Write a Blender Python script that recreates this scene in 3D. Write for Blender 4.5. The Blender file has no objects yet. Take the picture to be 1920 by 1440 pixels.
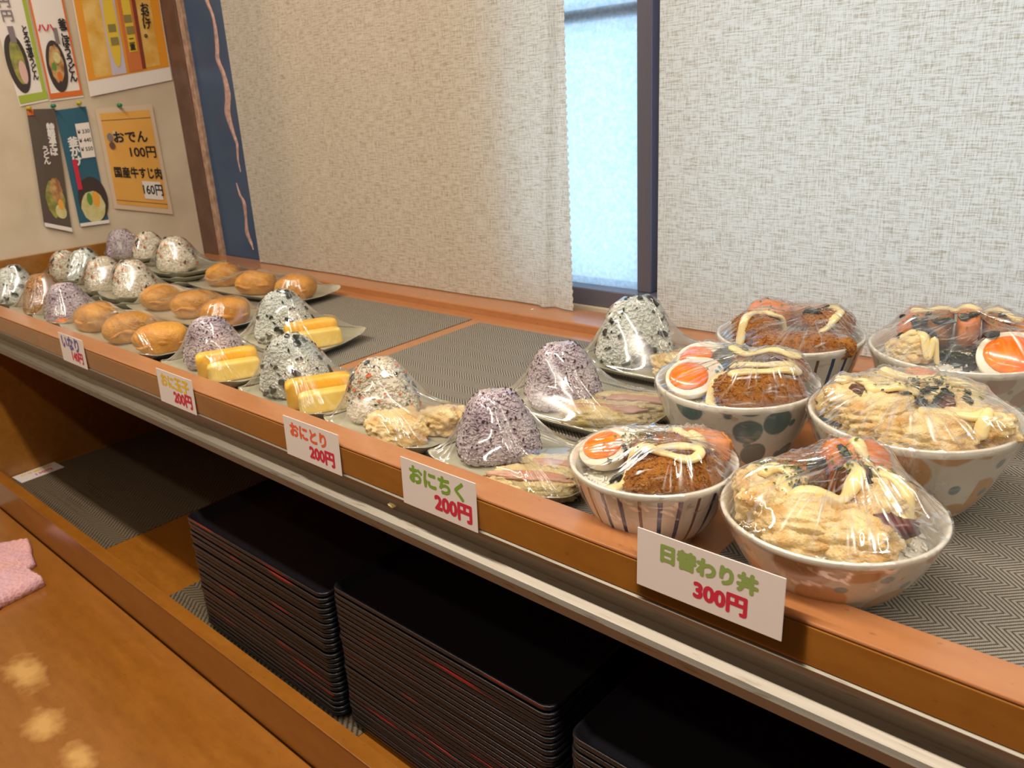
import bpy, bmesh, math, random
import numpy as np
from mathutils import Vector, Matrix
from mathutils.bvhtree import BVHTree
random.seed(7); rng = np.random.default_rng(7)
S = bpy.context.scene
COL = S.collection
PI = math.pi

# ------------------------------------------------------------------ camera
cam = bpy.data.cameras.new('camera'); co = bpy.data.objects.new('camera', cam); COL.objects.link(co)
yaw, pit, rol = (math.radians(a) for a in (-44.16, 19.15, -3.98))
fw = Vector((math.sin(yaw)*math.cos(pit), math.cos(yaw)*math.cos(pit), -math.sin(pit)))
rt = fw.cross(Vector((0, 0, 1))).normalized(); up = rt.cross(fw)
rt, up = rt*math.cos(rol)+up*math.sin(rol), up*math.cos(rol)-rt*math.sin(rol)
co.matrix_world = Matrix(((rt.x, up.x, -fw.x, 0), (rt.y, up.y, -fw.y, 0), (rt.z, up.z, -fw.z, .35), (0, 0, 0, 1)))
cam.sensor_fit = 'HORIZONTAL'; cam.sensor_width = 36.0; cam.lens = 1521.7/1920*36
cam.shift_x = (960-896.9)/1920; cam.shift_y = (703.9-720)/1920
cam.clip_start = .02; cam.clip_end = 60
cam.dof.use_dof = True; cam.dof.focus_distance = .78; cam.dof.aperture_fstop = cam.lens/2.0
S.camera = co

# ------------------------------------------------------------------ daylight outside, lamps inside, exposure
W = bpy.data.worlds.new('daylight'); S.world = W; W.use_nodes = True
W.node_tree.nodes['Background'].inputs[0].default_value = (.56, .78, 1.0, 1)
W.node_tree.nodes['Background'].inputs[1].default_value = 1.38
def lamp(x, y, e, sx=.5, sy=.5, col=(1, .905, .785)):
    l = bpy.data.lights.new('ceiling_lamp', 'AREA'); l.shape = 'RECTANGLE'; l.size = sx; l.size_y = sy
    l.energy = e; l.color = col
    o = bpy.data.objects.new('ceiling_lamp', l); COL.objects.link(o); o.location = (x, y, 1.42)
for x, y, e in ((-1.35, .12, 13), (-.05, .12, 13), (1.2, .12, 8), (-1.0, -.55, 4), (.4, -.55, 4), (-.3, -1.9, 3)):
    lamp(x, y, e, 1.15, .07)  # unseen lamps, made long so the film shows streak highlights
S.view_settings.view_transform = 'Standard'; S.view_settings.look = 'None'
S.view_settings.exposure = 0.55; S.view_settings.gamma = 1

# ------------------------------------------------------------------ material helpers
def srgb(r, g, b):
    f = lambda c: ((c/255+.055)/1.055)**2.4 if c/255 > .04045 else c/255/12.92
    return (f(r), f(g), f(b), 1)
class NT:
    def __init__(s, name):
        s.m = bpy.data.materials.new(name); s.m.use_nodes = True
        s.t = s.m.node_tree; s.p = s.t.nodes['Principled BSDF']; s.out = s.t.nodes['Material Output']
    def n(s, typ, **kw):
        nd = s.t.nodes.new(typ)
        for k, v in kw.items():
            if k.startswith('i_'):
                k = k[2:]; nd.inputs[int(k) if k.isdigit() else k.replace('_', ' ')].default_value = v
            else: setattr(nd, k, v)
        return nd
    def l(s, a, b): s.t.links.new(a, b)
    def math(s, op, a, b=None, c=None):
        nd = s.n('ShaderNodeMath', operation=op)
        for i, v in enumerate((a, b, c)):
            if v is None: continue
            if isinstance(v, (int, float)): nd.inputs[i].default_value = v
            else: s.l(v, nd.inputs[i])
        return nd.outputs[0]
    def mix(s, fac, a, b):
        nd = s.n('ShaderNodeMix', data_type='RGBA')
        for i, v in ((0, fac), (6, a), (7, b)):
            if isinstance(v, (int, float, tuple)): nd.inputs[i].default_value = v
            else: s.l(v, nd.inputs[i])
        return nd.outputs[2]
    def obj(s, scale=(1, 1, 1)):
        tc = s.n('ShaderNodeTexCoord'); mp = s.n('ShaderNodeMapping'); mp.inputs['Scale'].default_value = scale
        s.l(tc.outputs['Object'], mp.inputs[0]); return mp.outputs[0]
    def noise(s, vec, scale, detail=3, rough=.5):
        nd = s.n('ShaderNodeTexNoise'); nd.inputs['Scale'].default_value = scale; nd.inputs['Detail'].default_value = detail
        nd.inputs['Roughness'].default_value = rough
        if vec is not None: s.l(vec, nd.inputs['Vector'])
        return nd.outputs[0]
    def ramp(s, v, a, b):
        nd = s.n('ShaderNodeMapRange', clamp=True); nd.inputs[1].default_value = a; nd.inputs[2].default_value = b
        s.l(v, nd.inputs[0]); return nd.outputs[0]
    def bump(s, h, strength=.3, dist=.001):
        nd = s.n('ShaderNodeBump'); nd.inputs['Strength'].default_value = strength; nd.inputs['Distance'].default_value = dist
        s.l(h, nd.inputs['Height']); s.l(nd.outputs[0], s.p.inputs['Normal']); return nd.outputs[0]
    def set(s, **kw):
        for k, v in kw.items():
            i = s.p.inputs[k.replace('_', ' ')]
            if isinstance(v, (int, float, tuple)): i.default_value = v
            else: s.l(v, i)
        return s
MC = {}
def flat(name, col, rough=.6, **kw):
    if name in MC: return MC[name]
    t = NT(name); t.set(Base_Color=col, Roughness=rough, **kw); MC[name] = t.m; return t.m
def mottled(name, c1, c2, scale, rough=.5, a=.35, b=.65, bs=0, bd=.001, bscale=None, detail=4, stretch=(1, 1, 1), **kw):
    t = NT(name); v = t.obj(stretch); n = t.noise(v, scale, detail)
    t.set(Base_Color=t.mix(t.ramp(n, a, b), c1, c2), Roughness=rough, **kw)
    if bs: t.bump(t.noise(v, bscale or scale, detail), bs, bd)
    return t.m
def wood(name, c1, c2, rough=.28, coat=.5):
    t = NT(name); v = t.obj((1, 6, 6)); n = t.noise(v, 9, 5, .6)
    v2 = t.obj((1, 1.6, 1.6)); n2 = t.noise(v2, 55, 3, .6); n3 = t.noise(v2, 5, 2)
    f = t.math('ADD', t.math('MULTIPLY', t.ramp(n, .3, .7), .55), t.math('MULTIPLY', t.ramp(n2, .35, .75), .3))
    col = t.mix(f, c1, c2)
    fl = t.ramp(t.noise(v2, 120, 1), .70, .78)
    col = t.mix(t.math('MULTIPLY', fl, .35), col, srgb(90, 45, 15))
    t.set(Base_Color=col, Roughness=t.math('ADD', t.math('MULTIPLY', n3, .14), rough-.07), Coat_Weight=coat, Coat_Roughness=.22)
    t.bump(n2, .05, .0005); return t.m
M_wood = wood('honey_veneer', srgb(138, 86, 27), srgb(160, 107, 40))
M_wood_top = wood('honey_veneer_top', srgb(166, 108, 64), srgb(184, 124, 78), .3, .6)  # paler, pinker copy for upward faces; the window's reflection is in the colour
M_wood_low = wood('amber_counter_veneer', srgb(134, 80, 19), srgb(160, 102, 33), .3, .4)

def herringbone(name='herringbone_vinyl_weave', s=.00095, half=21.0, mod=5.0, ca=(72, 66, 57), cb=(160, 153, 138)):
    t = NT(name); tc = t.n('ShaderNodeTexCoord'); sp = t.n('ShaderNodeSeparateXYZ'); t.l(tc.outputs['Object'], sp.inputs[0])
    x = t.math('DIVIDE', sp.outputs[0], s); y = t.math('DIVIDE', sp.outputs[1], s)
    ix = t.math('FLOOR', x); iy = t.math('FLOOR', y)
    band = t.math('PINGPONG', iy, half)
    tw = t.math('FLOORED_MODULO', t.math('ADD', ix, band), mod)
    weft = t.math('LESS_THAN', tw, mod*.5)
    fx = t.math('PINGPONG', x, .5); fy = t.math('PINGPONG', y, .5)
    round_ = t.math('ADD', t.math('MULTIPLY', weft, t.math('MULTIPLY', fy, 2)), t.math('MULTIPLY', t.math('SUBTRACT', 1.0, weft), t.math('MULTIPLY', fx, 1.6)))
    n = t.noise(tc.outputs['Object'], 25, 2); nf = t.noise(tc.outputs['Object'], 900, 1)
    c = t.mix(weft, srgb(*ca), srgb(*cb))
    c = t.mix(t.math('MULTIPLY', t.ramp(nf, .35, .7), .35), c, srgb(60, 54, 47))
    t.set(Base_Color=c, Roughness=.55, Specular_IOR_Level=.35)
    t.bump(t.math('ADD', round_, t.math('MULTIPLY', weft, .5)), .55, .0006); return t.m
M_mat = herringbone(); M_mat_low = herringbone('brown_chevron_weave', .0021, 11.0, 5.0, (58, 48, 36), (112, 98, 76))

def linen(name, base, dark, transl):
    t = NT(name); v = t.obj()
    h1 = t.noise(t.obj((12, 1, 170)), 3.0, 3, .65); h2 = t.noise(t.obj((170, 1, 12)), 3.0, 3, .65)
    h3 = t.noise(t.obj((45, 1, 500)), 2.2, 2); h4 = t.noise(t.obj((500, 1, 45)), 2.2, 2)
    wv = t.math('ADD', t.math('ADD', h1, t.math('MULTIPLY', h2, .7)), t.math('MULTIPLY', t.math('ADD', h3, h4), .5))
    f = t.ramp(wv, 1.42, 1.10)
    col = t.mix(f, base, dark)
    d = t.n('ShaderNodeBsdfDiffuse'); tr = t.n('ShaderNodeBsdfTranslucent'); mx = t.n('ShaderNodeMixShader'); mx.inputs[0].default_value = transl
    t.l(col, d.inputs[0]); t.l(col, tr.inputs[0])
    bp = t.n('ShaderNodeBump'); bp.inputs['Strength'].default_value = .5; bp.inputs['Distance'].default_value = .0006
    t.l(wv, bp.inputs['Height']); t.l(bp.outputs[0], d.inputs['Normal'])
    t.l(d.outputs[0], mx.inputs[1]); t.l(tr.outputs[0], mx.inputs[2]); t.l(mx.outputs[0], t.out.inputs[0]); return t.m
M_linen = linen('natural_linen', srgb(236, 228, 212), srgb(184, 166, 138), .42)

def film(name='clear_cling_film', streak=0.0):
    t = NT(name)
    uv = t.n('ShaderNodeTexCoord').outputs['UV']
    mp = t.n('ShaderNodeMapping'); mp.inputs['Scale'].default_value = (26, .9, 1); t.l(uv, mp.inputs[0])
    n = t.noise(mp.outputs[0], 2.6, 1, .5); n2 = t.noise(t.obj(), 40, 0)
    h = t.math('ADD', n, t.math('MULTIPLY', n2, .6))
    bp = t.n('ShaderNodeBump'); bp.inputs['Strength'].default_value = .55; bp.inputs['Distance'].default_value = .0012; t.l(h, bp.inputs['Height'])
    tr = t.n('ShaderNodeBsdfTransparent'); tr.inputs[0].default_value = (1, 1, 1, 1)
    gl = t.n('ShaderNodeBsdfGlossy'); gl.inputs['Roughness'].default_value = .055; gl.inputs[0].default_value = (1, 1, 1, 1)
    t.l(bp.outputs[0], gl.inputs['Normal'])
    fr = t.n('ShaderNodeFresnel'); fr.inputs[0].default_value = 1.45; t.l(bp.outputs[0], fr.inputs['Normal'])
    cov = t.n('ShaderNodeAttribute', attribute_name='cover')
    fac = t.math('MULTIPLY', cov.outputs['Fac'], t.math('MINIMUM', t.math('ADD', t.math('MULTIPLY', fr.outputs[0], 1.25), .02), .6))
    mx = t.n('ShaderNodeMixShader'); t.l(fac, mx.inputs[0]); t.l(tr.outputs[0], mx.inputs[1]); t.l(gl.outputs[0], mx.inputs[2])
    at_ = t.n('ShaderNodeAttribute', attribute_name='crease'); g2 = t.n('ShaderNodeBsdfGlossy'); g2.inputs['Roughness'].default_value = .32; g2.inputs[0].default_value = (1, 1, 1, 1)
    t.l(bp.outputs[0], g2.inputs['Normal']); m2 = t.n('ShaderNodeMixShader')
    cr = t.math('MULTIPLY', at_.outputs['Fac'], .40 if streak else .27)
    if streak:
        sp = t.n('ShaderNodeSeparateXYZ'); t.l(t.n('ShaderNodeTexCoord').outputs['Object'], sp.inputs[0]); x, y, z = sp.outputs
        for c_, s_, f1, f2 in ((.80, .60, 9, 300), (.55, .83, 11, 240)):
            cb = t.n('ShaderNodeCombineXYZ'); t.l(t.math('MULTIPLY', t.math('ADD', t.math('MULTIPLY', x, c_), t.math('MULTIPLY', y, s_)), f1), cb.inputs[0])
            t.l(t.math('MULTIPLY', t.math('SUBTRACT', t.math('MULTIPLY', y, c_), t.math('MULTIPLY', x, s_)), f2), cb.inputs[1]); t.l(t.math('MULTIPLY', z, f2*.5), cb.inputs[2])
            ln = t.ramp(t.noise(cb.outputs[0], 1.0, 1), .60, .70); patch = t.ramp(t.noise(t.obj(), 34, 1), .42, .56)
            cr = t.math('ADD', cr, t.math('MULTIPLY', t.math('MULTIPLY', ln, patch), t.math('MULTIPLY', cov.outputs['Fac'], streak)))
    t.l(t.math('MINIMUM', cr, .42 if streak else .30), m2.inputs[0]); t.l(mx.outputs[0], m2.inputs[1]); t.l(g2.outputs[0], m2.inputs[2])
    t.l(m2.outputs[0], t.out.inputs[0]); return t.m
M_film = film(); M_film_bowl = film('clear_cling_film_stretched', .6)
_t = NT('clear_acrylic_sleeve'); _tr = _t.n('ShaderNodeBsdfTransparent'); _gl = _t.n('ShaderNodeBsdfGlossy'); _gl.inputs['Roughness'].default_value = .1; _mx = _t.n('ShaderNodeMixShader'); _fr = _t.n('ShaderNodeFresnel')
_t.l(_fr.outputs[0], _mx.inputs[0]); _t.l(_tr.outputs[0], _mx.inputs[1]); _t.l(_gl.outputs[0], _mx.inputs[2]); _t.l(_mx.outputs[0], _t.out.inputs[0]); M_sleeve = _t.m

def frosted():
    t = NT('frosted_window_glass'); v = t.obj(); n = t.noise(v, 130, 2); n2 = t.noise(v, 420, 2)
    bp = t.n('ShaderNodeBump'); bp.inputs['Strength'].default_value = .9; bp.inputs['Distance'].default_value = .003; t.l(n, bp.inputs['Height'])
    tr = t.n('ShaderNodeBsdfTransparent'); tr.inputs[0].default_value = (.9, .95, 1, 1)
    tl = t.n('ShaderNodeBsdfTranslucent'); t.l(t.mix(t.ramp(n, .35, .65), (.70, .82, .90, 1), (1, 1, 1, 1)), tl.inputs[0]); t.l(bp.outputs[0], tl.inputs['Normal'])  # relief sparkle painted as tint noise; an even sky would show none
    gl = t.n('ShaderNodeBsdfGlossy'); gl.inputs['Roughness'].default_value = .15; t.l(bp.outputs[0], gl.inputs['Normal'])
    m1 = t.n('ShaderNodeMixShader'); m1.inputs[0].default_value = .55; t.l(tr.outputs[0], m1.inputs[1]); t.l(tl.outputs[0], m1.inputs[2])
    m2 = t.n('ShaderNodeMixShader'); m2.inputs[0].default_value = .06; t.l(m1.outputs[0], m2.inputs[1]); t.l(gl.outputs[0], m2.inputs[2])
    t.l(m2.outputs[0], t.out.inputs[0]); return t.m

def metal_brushed():
    t = NT('scuffed_aluminium'); v = t.obj((1.5, 60, 60)); n = t.noise(v, 14, 3)
    n2 = t.ramp(t.noise(t.obj((3, 30, 30)), 9, 3), .62, .70)
    t.set(Base_Color=t.mix(t.math('MULTIPLY', n2, .5), srgb(140, 133, 121), srgb(100, 80, 60)), Metallic=.9,
          Roughness=t.math('ADD', t.math('MULTIPLY', n, .15), .40)); t.bump(n, .06, .0004); return t.m
M_alu = metal_brushed()

def lacquer():
    t = NT('black_lacquer_worn_red'); oi = t.n('ShaderNodeObjectInfo'); tc = t.n('ShaderNodeTexCoord')
    sp = t.n('ShaderNodeSeparateXYZ'); t.l(tc.outputs['Object'], sp.inputs[0])
    cm = t.n('ShaderNodeCombineXYZ'); t.l(t.math('MULTIPLY', sp.outputs[0], 7), cm.inputs[0])
    t.l(t.math('MULTIPLY', oi.outputs['Random'], 90), cm.inputs[1]); t.l(t.math('MULTIPLY', sp.outputs[2], 160), cm.inputs[2])
    n = t.noise(cm.outputs[0], 1.0, 3); front = t.math('LESS_THAN', sp.outputs[1], -.1345)
    wear = t.math('MULTIPLY', t.ramp(n, .63, .72), front)
    fine = t.noise(tc.outputs['Object'], 700, 2)
    t.set(Base_Color=t.mix(wear, t.mix(front, (.006, .006, .008, 1), (.016, .010, .009, 1)), srgb(122, 26, 18)), Roughness=t.math('ADD', t.math('MULTIPLY', fine, .2), .22), Specular_IOR_Level=.4)
    t.bump(fine, .25, .0006); return t.m
M_lacq = lacquer()

# ------------------------------------------------------------------ mesh helpers
def tag(o, label=None, cat=None, group=None, kind=None):
    for k, v in (('label', label), ('category', cat), ('group', group), ('kind', kind)):
        if v: o[k] = v
    return o
def obj(name, data, mat=None, parent=None, loc=(0, 0, 0), rot=(0, 0, 0), smooth=False):
    if isinstance(data, tuple):
        me = bpy.data.meshes.new(name); me.from_pydata([tuple(map(float, v)) for v in data[0]], [], [tuple(map(int, f)) for f in data[1]]); me.update()
        if smooth: me.polygons.foreach_set('use_smooth', [True]*len(me.polygons))
        data = me
    if mat is not None and data is not None and not data.materials: data.materials.append(mat)
    o = bpy.data.objects.new(name, data); COL.objects.link(o)
    o.location = loc; o.rotation_euler = rot
    if parent is not None: o.parent = parent
    return o
def empty(name, loc=(0, 0, 0), rot=(0, 0, 0)):
    o = bpy.data.objects.new(name, None); COL.objects.link(o); o.location = loc; o.rotation_euler = rot; o.empty_display_size = .02; return o
def box(x0, x1, y0, y1, z0, z1):
    v = [(x, y, z) for z in (z0, z1) for y in (y0, y1) for x in (x0, x1)]
    return v, [(0, 2, 3, 1), (4, 5, 7, 6), (0, 1, 5, 4), (2, 6, 7, 3), (0, 4, 6, 2), (1, 3, 7, 5)]
def join(*ms):
    V, F = [], []
    for v, f in ms:
        k = len(V); V += list(map(tuple, v)); F += [tuple(i+k for i in q) for q in f]
    return V, F
def bevbox(x0, x1, y0, y1, z0, z1, w=.002, seg=2):
    bm = bmesh.new(); v, f = box(x0, x1, y0, y1, z0, z1); vs = [bm.verts.new(p) for p in v]
    for q in f: bm.faces.new([vs[i] for i in q])
    bmesh.ops.bevel(bm, geom=bm.edges[:], offset=w, segments=seg, affect='EDGES', profile=.5)
    me = bpy.data.meshes.new('m'); bm.to_mesh(me); bm.free(); return me
def struct(name, data, mat, parent=None, **k):
    o = obj(name, data, mat, parent, **k)
    if parent is None: o['kind'] = 'structure'
    return o
def extrude_x(prof, x0, x1):
    n = len(prof); v = [(x0, y, z) for y, z in prof]+[(x1, y, z) for y, z in prof]
    return v, [(i, (i+1) % n, (i+1) % n+n, i+n) for i in range(n)]+[tuple(range(n))[::-1], tuple(range(n, 2*n))]
def lathe(prof, seg=64, close=True):
    v, f = [], []
    for r, z in prof:
        for k in range(seg): a = 2*PI*k/seg; v.append((r*math.cos(a), r*math.sin(a), z))
    for i in range(len(prof)-1):
        for k in range(seg):
            a, b = i*seg+k, i*seg+(k+1) % seg; f.append((a, b, b+seg, a+seg))
    if close: f.append(tuple(range(seg))[::-1]); f.append(tuple(range((len(prof)-1)*seg, len(prof)*seg)))
    return v, f
_ico = {}
def ico(sub):
    if sub not in _ico:
        bm = bmesh.new(); bmesh.ops.create_icosphere(bm, subdivisions=sub, radius=1)
        _ico[sub] = (np.array([v.co[:] for v in bm.verts]), [tuple(v.index for v in f.verts) for f in bm.faces]); bm.free()
    return _ico[sub][0].copy(), _ico[sub][1]
def wob(p, seed, freq, n=10):
    r = np.random.default_rng(seed); k = r.normal(size=(n, 3)); k /= np.linalg.norm(k, axis=1)[:, None]
    k *= freq*r.uniform(.6, 1.5, (n, 1)); ph = r.uniform(0, 6.28, n)
    return np.sin(p@k.T+ph).sum(1)/math.sqrt(n)
def superball(sub, p):
    v, f = ico(sub); nm = (np.abs(v)**p).sum(1)**(1/p); return v/nm[:, None], f
def lumpy(dim, seed, amp=.12, freq=3.5, p=2.4, sub=4, fine=.03):
    v, f = superball(sub, p); n0 = v/np.linalg.norm(v, axis=1)[:, None]
    s = 1+amp*wob(v, seed, freq)+amp*.75*np.abs(wob(v, seed+1, freq*2.3))+fine*wob(v, seed+2, freq*6)+fine*.7*np.abs(wob(v, seed+3, freq*11))
    v = v*s[:, None]*np.array(dim)/2
    zmin = -dim[2]/2*.8; v[:, 2] = np.maximum(v[:, 2], zmin); v[:, 2] -= zmin
    return v, f
def tube(path, r, seg=10, flat_=1.0):
    P = np.array(path); n = len(P); T = np.gradient(P, axis=0); T /= np.linalg.norm(T, axis=1)[:, None]+1e-9
    Z = np.array([0, 0, 1.]); V, F = [], []
    for i in range(n):
        s = np.cross(T[i], Z); s /= np.linalg.norm(s)+1e-9; u = np.cross(s, T[i]); rr = r[i] if hasattr(r, '__len__') else r
        for k in range(seg):
            a = 2*PI*k/seg; V.append(P[i]+s*math.cos(a)*rr+u*math.sin(a)*rr*flat_)
    for i in range(n-1):
        for k in range(seg):
            a, b = i*seg+k, i*seg+(k+1) % seg; F.append((a, b, b+seg, a+seg))
    F.append(tuple(range(seg))[::-1]); F.append(tuple(range((n-1)*seg, n*seg)))
    return V, F
def smooth_path(pts, n=60):
    P = np.array(pts, float); m = len(P); out = []
    Q = np.vstack([2*P[0]-P[1], P, 2*P[-1]-P[-2]])
    for i in np.linspace(0, m-1-1e-6, n):
        k = int(i); t = i-k; p0, p1, p2, p3 = Q[k:k+4]
        out.append(.5*((2*p1)+(-p0+p2)*t+(2*p0-5*p1+4*p2-p3)*t*t+(-p0+3*p1-3*p2+p3)*t**3))
    return np.array(out)
def grains(P, N, L=.0062, Wd=.0027, seed=1, lift=.4):
    """one mesh of rice grains lying on the points P with normals N"""
    r = np.random.default_rng(seed); base = []; ring = []
    for z, q in ((-.55, .8), (.55, .8)):
        for k in range(5): a = 2*PI*k/5+(.6 if z > 0 else 0); base.append((q*math.cos(a), q*math.sin(a), z))
    base = np.array([(0, 0, -1)]+base+[(0, 0, 1)])
    F = [(0, 1+(k+1) % 5, 1+k) for k in range(5)]+[(1+k, 1+(k+1) % 5, 6+(k+1) % 5, 6+k) for k in range(5)]+[(11, 6+k, 6+(k+1) % 5) for k in range(5)]
    V = np.zeros((len(P)*12, 3)); FF = []
    for i, (p, n) in enumerate(zip(P, N)):
        t = np.cross(n, r.normal(size=3)); t /= np.linalg.norm(t)+1e-9; t = t+n*r.uniform(-.25, .35); t /= np.linalg.norm(t); s = np.cross(t, n); s /= np.linalg.norm(s)+1e-9; u = np.cross(s, t)
        l = L/2*r.uniform(.8, 1.15); w = Wd/2*r.uniform(.85, 1.1)
        V[i*12:(i+1)*12] = p+n*Wd*lift*r.uniform(-.2, 1)+base[:, :1]*s*w+base[:, 1:2]*u*w+base[:, 2:]*t*l
        k = i*12; FF += [tuple(j+k for j in q) for q in F]
    return V, FF
def flakes(P, N, size, seed, thin=.25, asp=(1, 2.2)):
    r = np.random.default_rng(seed); V, F = [], []
    for p, n in zip(P, N):
        t = np.cross(n, r.normal(size=3)); t /= np.linalg.norm(t)+1e-9; s = np.cross(t, n); a = size*r.uniform(.5, 1.3); b = a*r.uniform(*asp)
        k = len(V); c = p+n*(size*thin*.5+.0006)
        m = 6; pr = r.uniform(.7, 1.15, m)
        for h in (-1, 1):
            for j in range(m):
                an = 2*PI*j/m; V.append(c+s*math.cos(an)*a*.5*pr[j]+t*math.sin(an)*b*.5*pr[j]+n*(h*size*thin*.5+math.cos(an*2)*size*.12))
        F.append(tuple(range(k, k+m))[::-1]); F.append(tuple(range(k+m, k+2*m)))
        F += [(k+j, k+(j+1) % m, k+m+(j+1) % m, k+m+j) for j in range(m)]
    return V, F
def sample_surface(v, f, n, seed, zmin=-9):
    r = np.random.default_rng(seed); v = np.array(v); T = np.array([q[:3] for q in f])
    a, b, c = v[T[:, 0]], v[T[:, 1]], v[T[:, 2]]; cr = np.cross(b-a, c-a); ar = np.linalg.norm(cr, axis=1); ar = ar*((a[:, 2]+b[:, 2]+c[:, 2])/3 > zmin)
    i = r.choice(len(T), n, p=ar/ar.sum()); u, w = r.random(n), r.random(n); m = u+w > 1; u[m], w[m] = 1-u[m], 1-w[m]
    return a[i]+(b-a)[i]*u[:, None]+(c-a)[i]*w[:, None], cr[i]/(np.linalg.norm(cr[i], axis=1)[:, None]+1e-12)
def copy_tree(o, parent=None):
    c = o.copy(); COL.objects.link(c); c.parent = parent
    for ch in o.children: copy_tree(ch, c)
    return c
_txt = {}
def text_mesh(body, size, bold=0.0, align='CENTER', spacing=1.0, line=1.0):
    c = bpy.data.curves.new('t', 'FONT'); c.body = body; c.size = size; c.align_x = align; c.align_y = 'CENTER'; c.resolution_u = 3
    c.space_character = spacing; c.space_line = line
    o = bpy.data.objects.new('t', c); COL.objects.link(o); bpy.context.view_layer.update()
    me = bpy.data.meshes.new_from_object(o); v = [tuple(p.co) for p in me.vertices]; f = [tuple(p.vertices) for p in me.polygons]
    bpy.data.objects.remove(o); bpy.data.curves.remove(c); bpy.data.meshes.remove(me)
    if bold:
        out = []
        for i, (dx, dy) in enumerate(((0, 0), (1, 0), (-1, 0), (0, 1), (0, -1), (.7, .7), (-.7, .7), (.7, -.7), (-.7, -.7))):
            out.append(([(x+dx*bold*size, y+dy*bold*size, i*2e-6) for x, y, z in v], f))
        v, f = join(*out)
    return v, f

# ------------------------------------------------------------------ the room
XW, YB = -2.065, 1.095
M_wall = mottled('cream_wall_paint', srgb(196, 178, 150), srgb(212, 196, 170), 7, .8, bs=.15, bscale=180)
M_ceil = flat('ceiling_paint', srgb(225, 215, 200), .9); M_floor = flat('floor_vinyl', srgb(110, 85, 62), .5)
struct('floor', box(XW-.1, 3.1, -3.1, YB+.15, -1.1, -1.0), M_floor)
struct('ceiling', box(XW-.1, 3.1, -3.1, YB+.15, 1.45, 1.55), M_ceil)
struct('wall_left', box(XW-.1, XW, -3.1, YB+.15, -1.0, 1.45), M_wall)
M_dim = flat('brown_wall_panelling', srgb(120, 88, 60), .6)
struct('wall_right', box(3.0, 3.1, -3.1, YB+.15, -1.0, 1.45), M_dim)
struct('wall_rear', box(XW, 3.0, -3.1, -3.0, -1.0, 1.45), M_dim)
WX0, WX1, WZ0, WZ1 = -.98, 1.3, -.012, 1.10      # window opening
struct('wall_back', join(box(XW, WX0, YB+.02, YB+.15, -1.0, 1.45), box(WX1, 3.0, YB+.02, YB+.15, -1.0, 1.45),
       box(WX0, WX1, YB+.02, YB+.15, -1.0, WZ0), box(WX0, WX1, YB+.02, YB+.15, WZ1, 1.45)), M_wall)
M_frame = flat('dark_bronze_aluminium', srgb(104, 100, 112), .4, Metallic=.3)
win = empty('window_1', (0, YB+.06, 0)); win['kind'] = 'structure'
obj('sill_rail', bevbox(WX0, WX1, -.03, .05, WZ0, .0180), M_frame, win)
obj('head_rail', bevbox(WX0, WX1, -.03, .05, 1.06, WZ1), M_frame, win)
obj('middle_bar', bevbox(WX0, -.73, .006, .03, .447, .466), M_frame, win)
obj('sash_stile', bevbox(-.7265, -.700, -.012, .016, .018, 1.06), M_frame, win)
obj('sash_stile', bevbox(-.700, -.650, .018, .046, .018, 1.06), M_frame, win)
obj('sash_stile', bevbox(WX0, WX0+.035, -.012, .016, .018, 1.06), M_frame, win)
obj('sash_stile', bevbox(WX1-.035, WX1, .018, .046, .018, 1.06), M_frame, win)
M_glass = frosted()
obj('pane', box(WX0+.03, -.72, 0, .004, .012, 1.07), M_glass, win)
obj('pane', box(-.66, WX1-.03, .03, .034, .012, 1.07), M_glass, win)
# corner post and dark blue panel
M_brown = mottled('brown_painted_post', srgb(92, 66, 54), srgb(106, 78, 64), 30, .55)
post = struct('trim_1', bevbox(XW, -1.992, YB-.008, YB+.02, -.6, 1.45), M_brown)
obj('pale_edge', bevbox(-1.992, -1.972, YB-.004, YB+.02, -.6, 1.45, .001), mottled('bare_wood_edge', srgb(190, 155, 130), srgb(150, 120, 100), 60, .7), post)
t = NT('dark_blue_gloss_panel'); n = t.noise(t.obj((1, 1, .4)), 6, 2)
t.set(Base_Color=t.mix(n, srgb(32, 62, 94), srgb(52, 88, 124)), Roughness=.3, Coat_Weight=.4, Coat_Roughness=.3)
panel = struct('trim_2', box(-1.972, -1.60, YB+.006, YB+.02, -.2, 1.45), t.m)
def ribbon(pts, w):
    P = smooth_path(pts, 10*len(pts)); ws = np.interp(np.linspace(0, 1, len(P)), np.linspace(0, 1, len(w)), w)
    V, F = [], []
    for (x, z), q in zip(P, ws): V += [(x-q, YB+.0055, z), (x+q, YB+.0055, z), (x, YB+.0035, z)]
    for i in range(len(P)-1):
        a = i*3; F += [(a, a+2, a+5, a+3), (a+2, a+1, a+4, a+5)]
    return V, F
M_tear = mottled('peeled_pinkish_tear', srgb(205, 165, 150), srgb(160, 130, 125), 90, .7)
obj('peeled_tear', ribbon([(-1.872, .80), (-1.873, .70), (-1.865, .600), (-1.848, .556), (-1.850, .50), (-1.858, .467), (-1.842, .43), (-1.838, .385), (-1.852, .345), (-1.842, .30), (-1.832, .27), (-1.838, .235), (-1.834, .205)],
    [.008, .009, .008, .006, .009, .009, .009, .013, .013, .008, .006, .004, .001]), M_tear, panel)
obj('peeled_tear', ribbon([(-1.862, .178), (-1.856, .150), (-1.842, .128), (-1.846, .085), (-1.850, .055), (-1.840, .030), (-1.832, .012)], [.001, .006, .008, .006, .009, .008, .001]), M_tear, panel)

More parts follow.
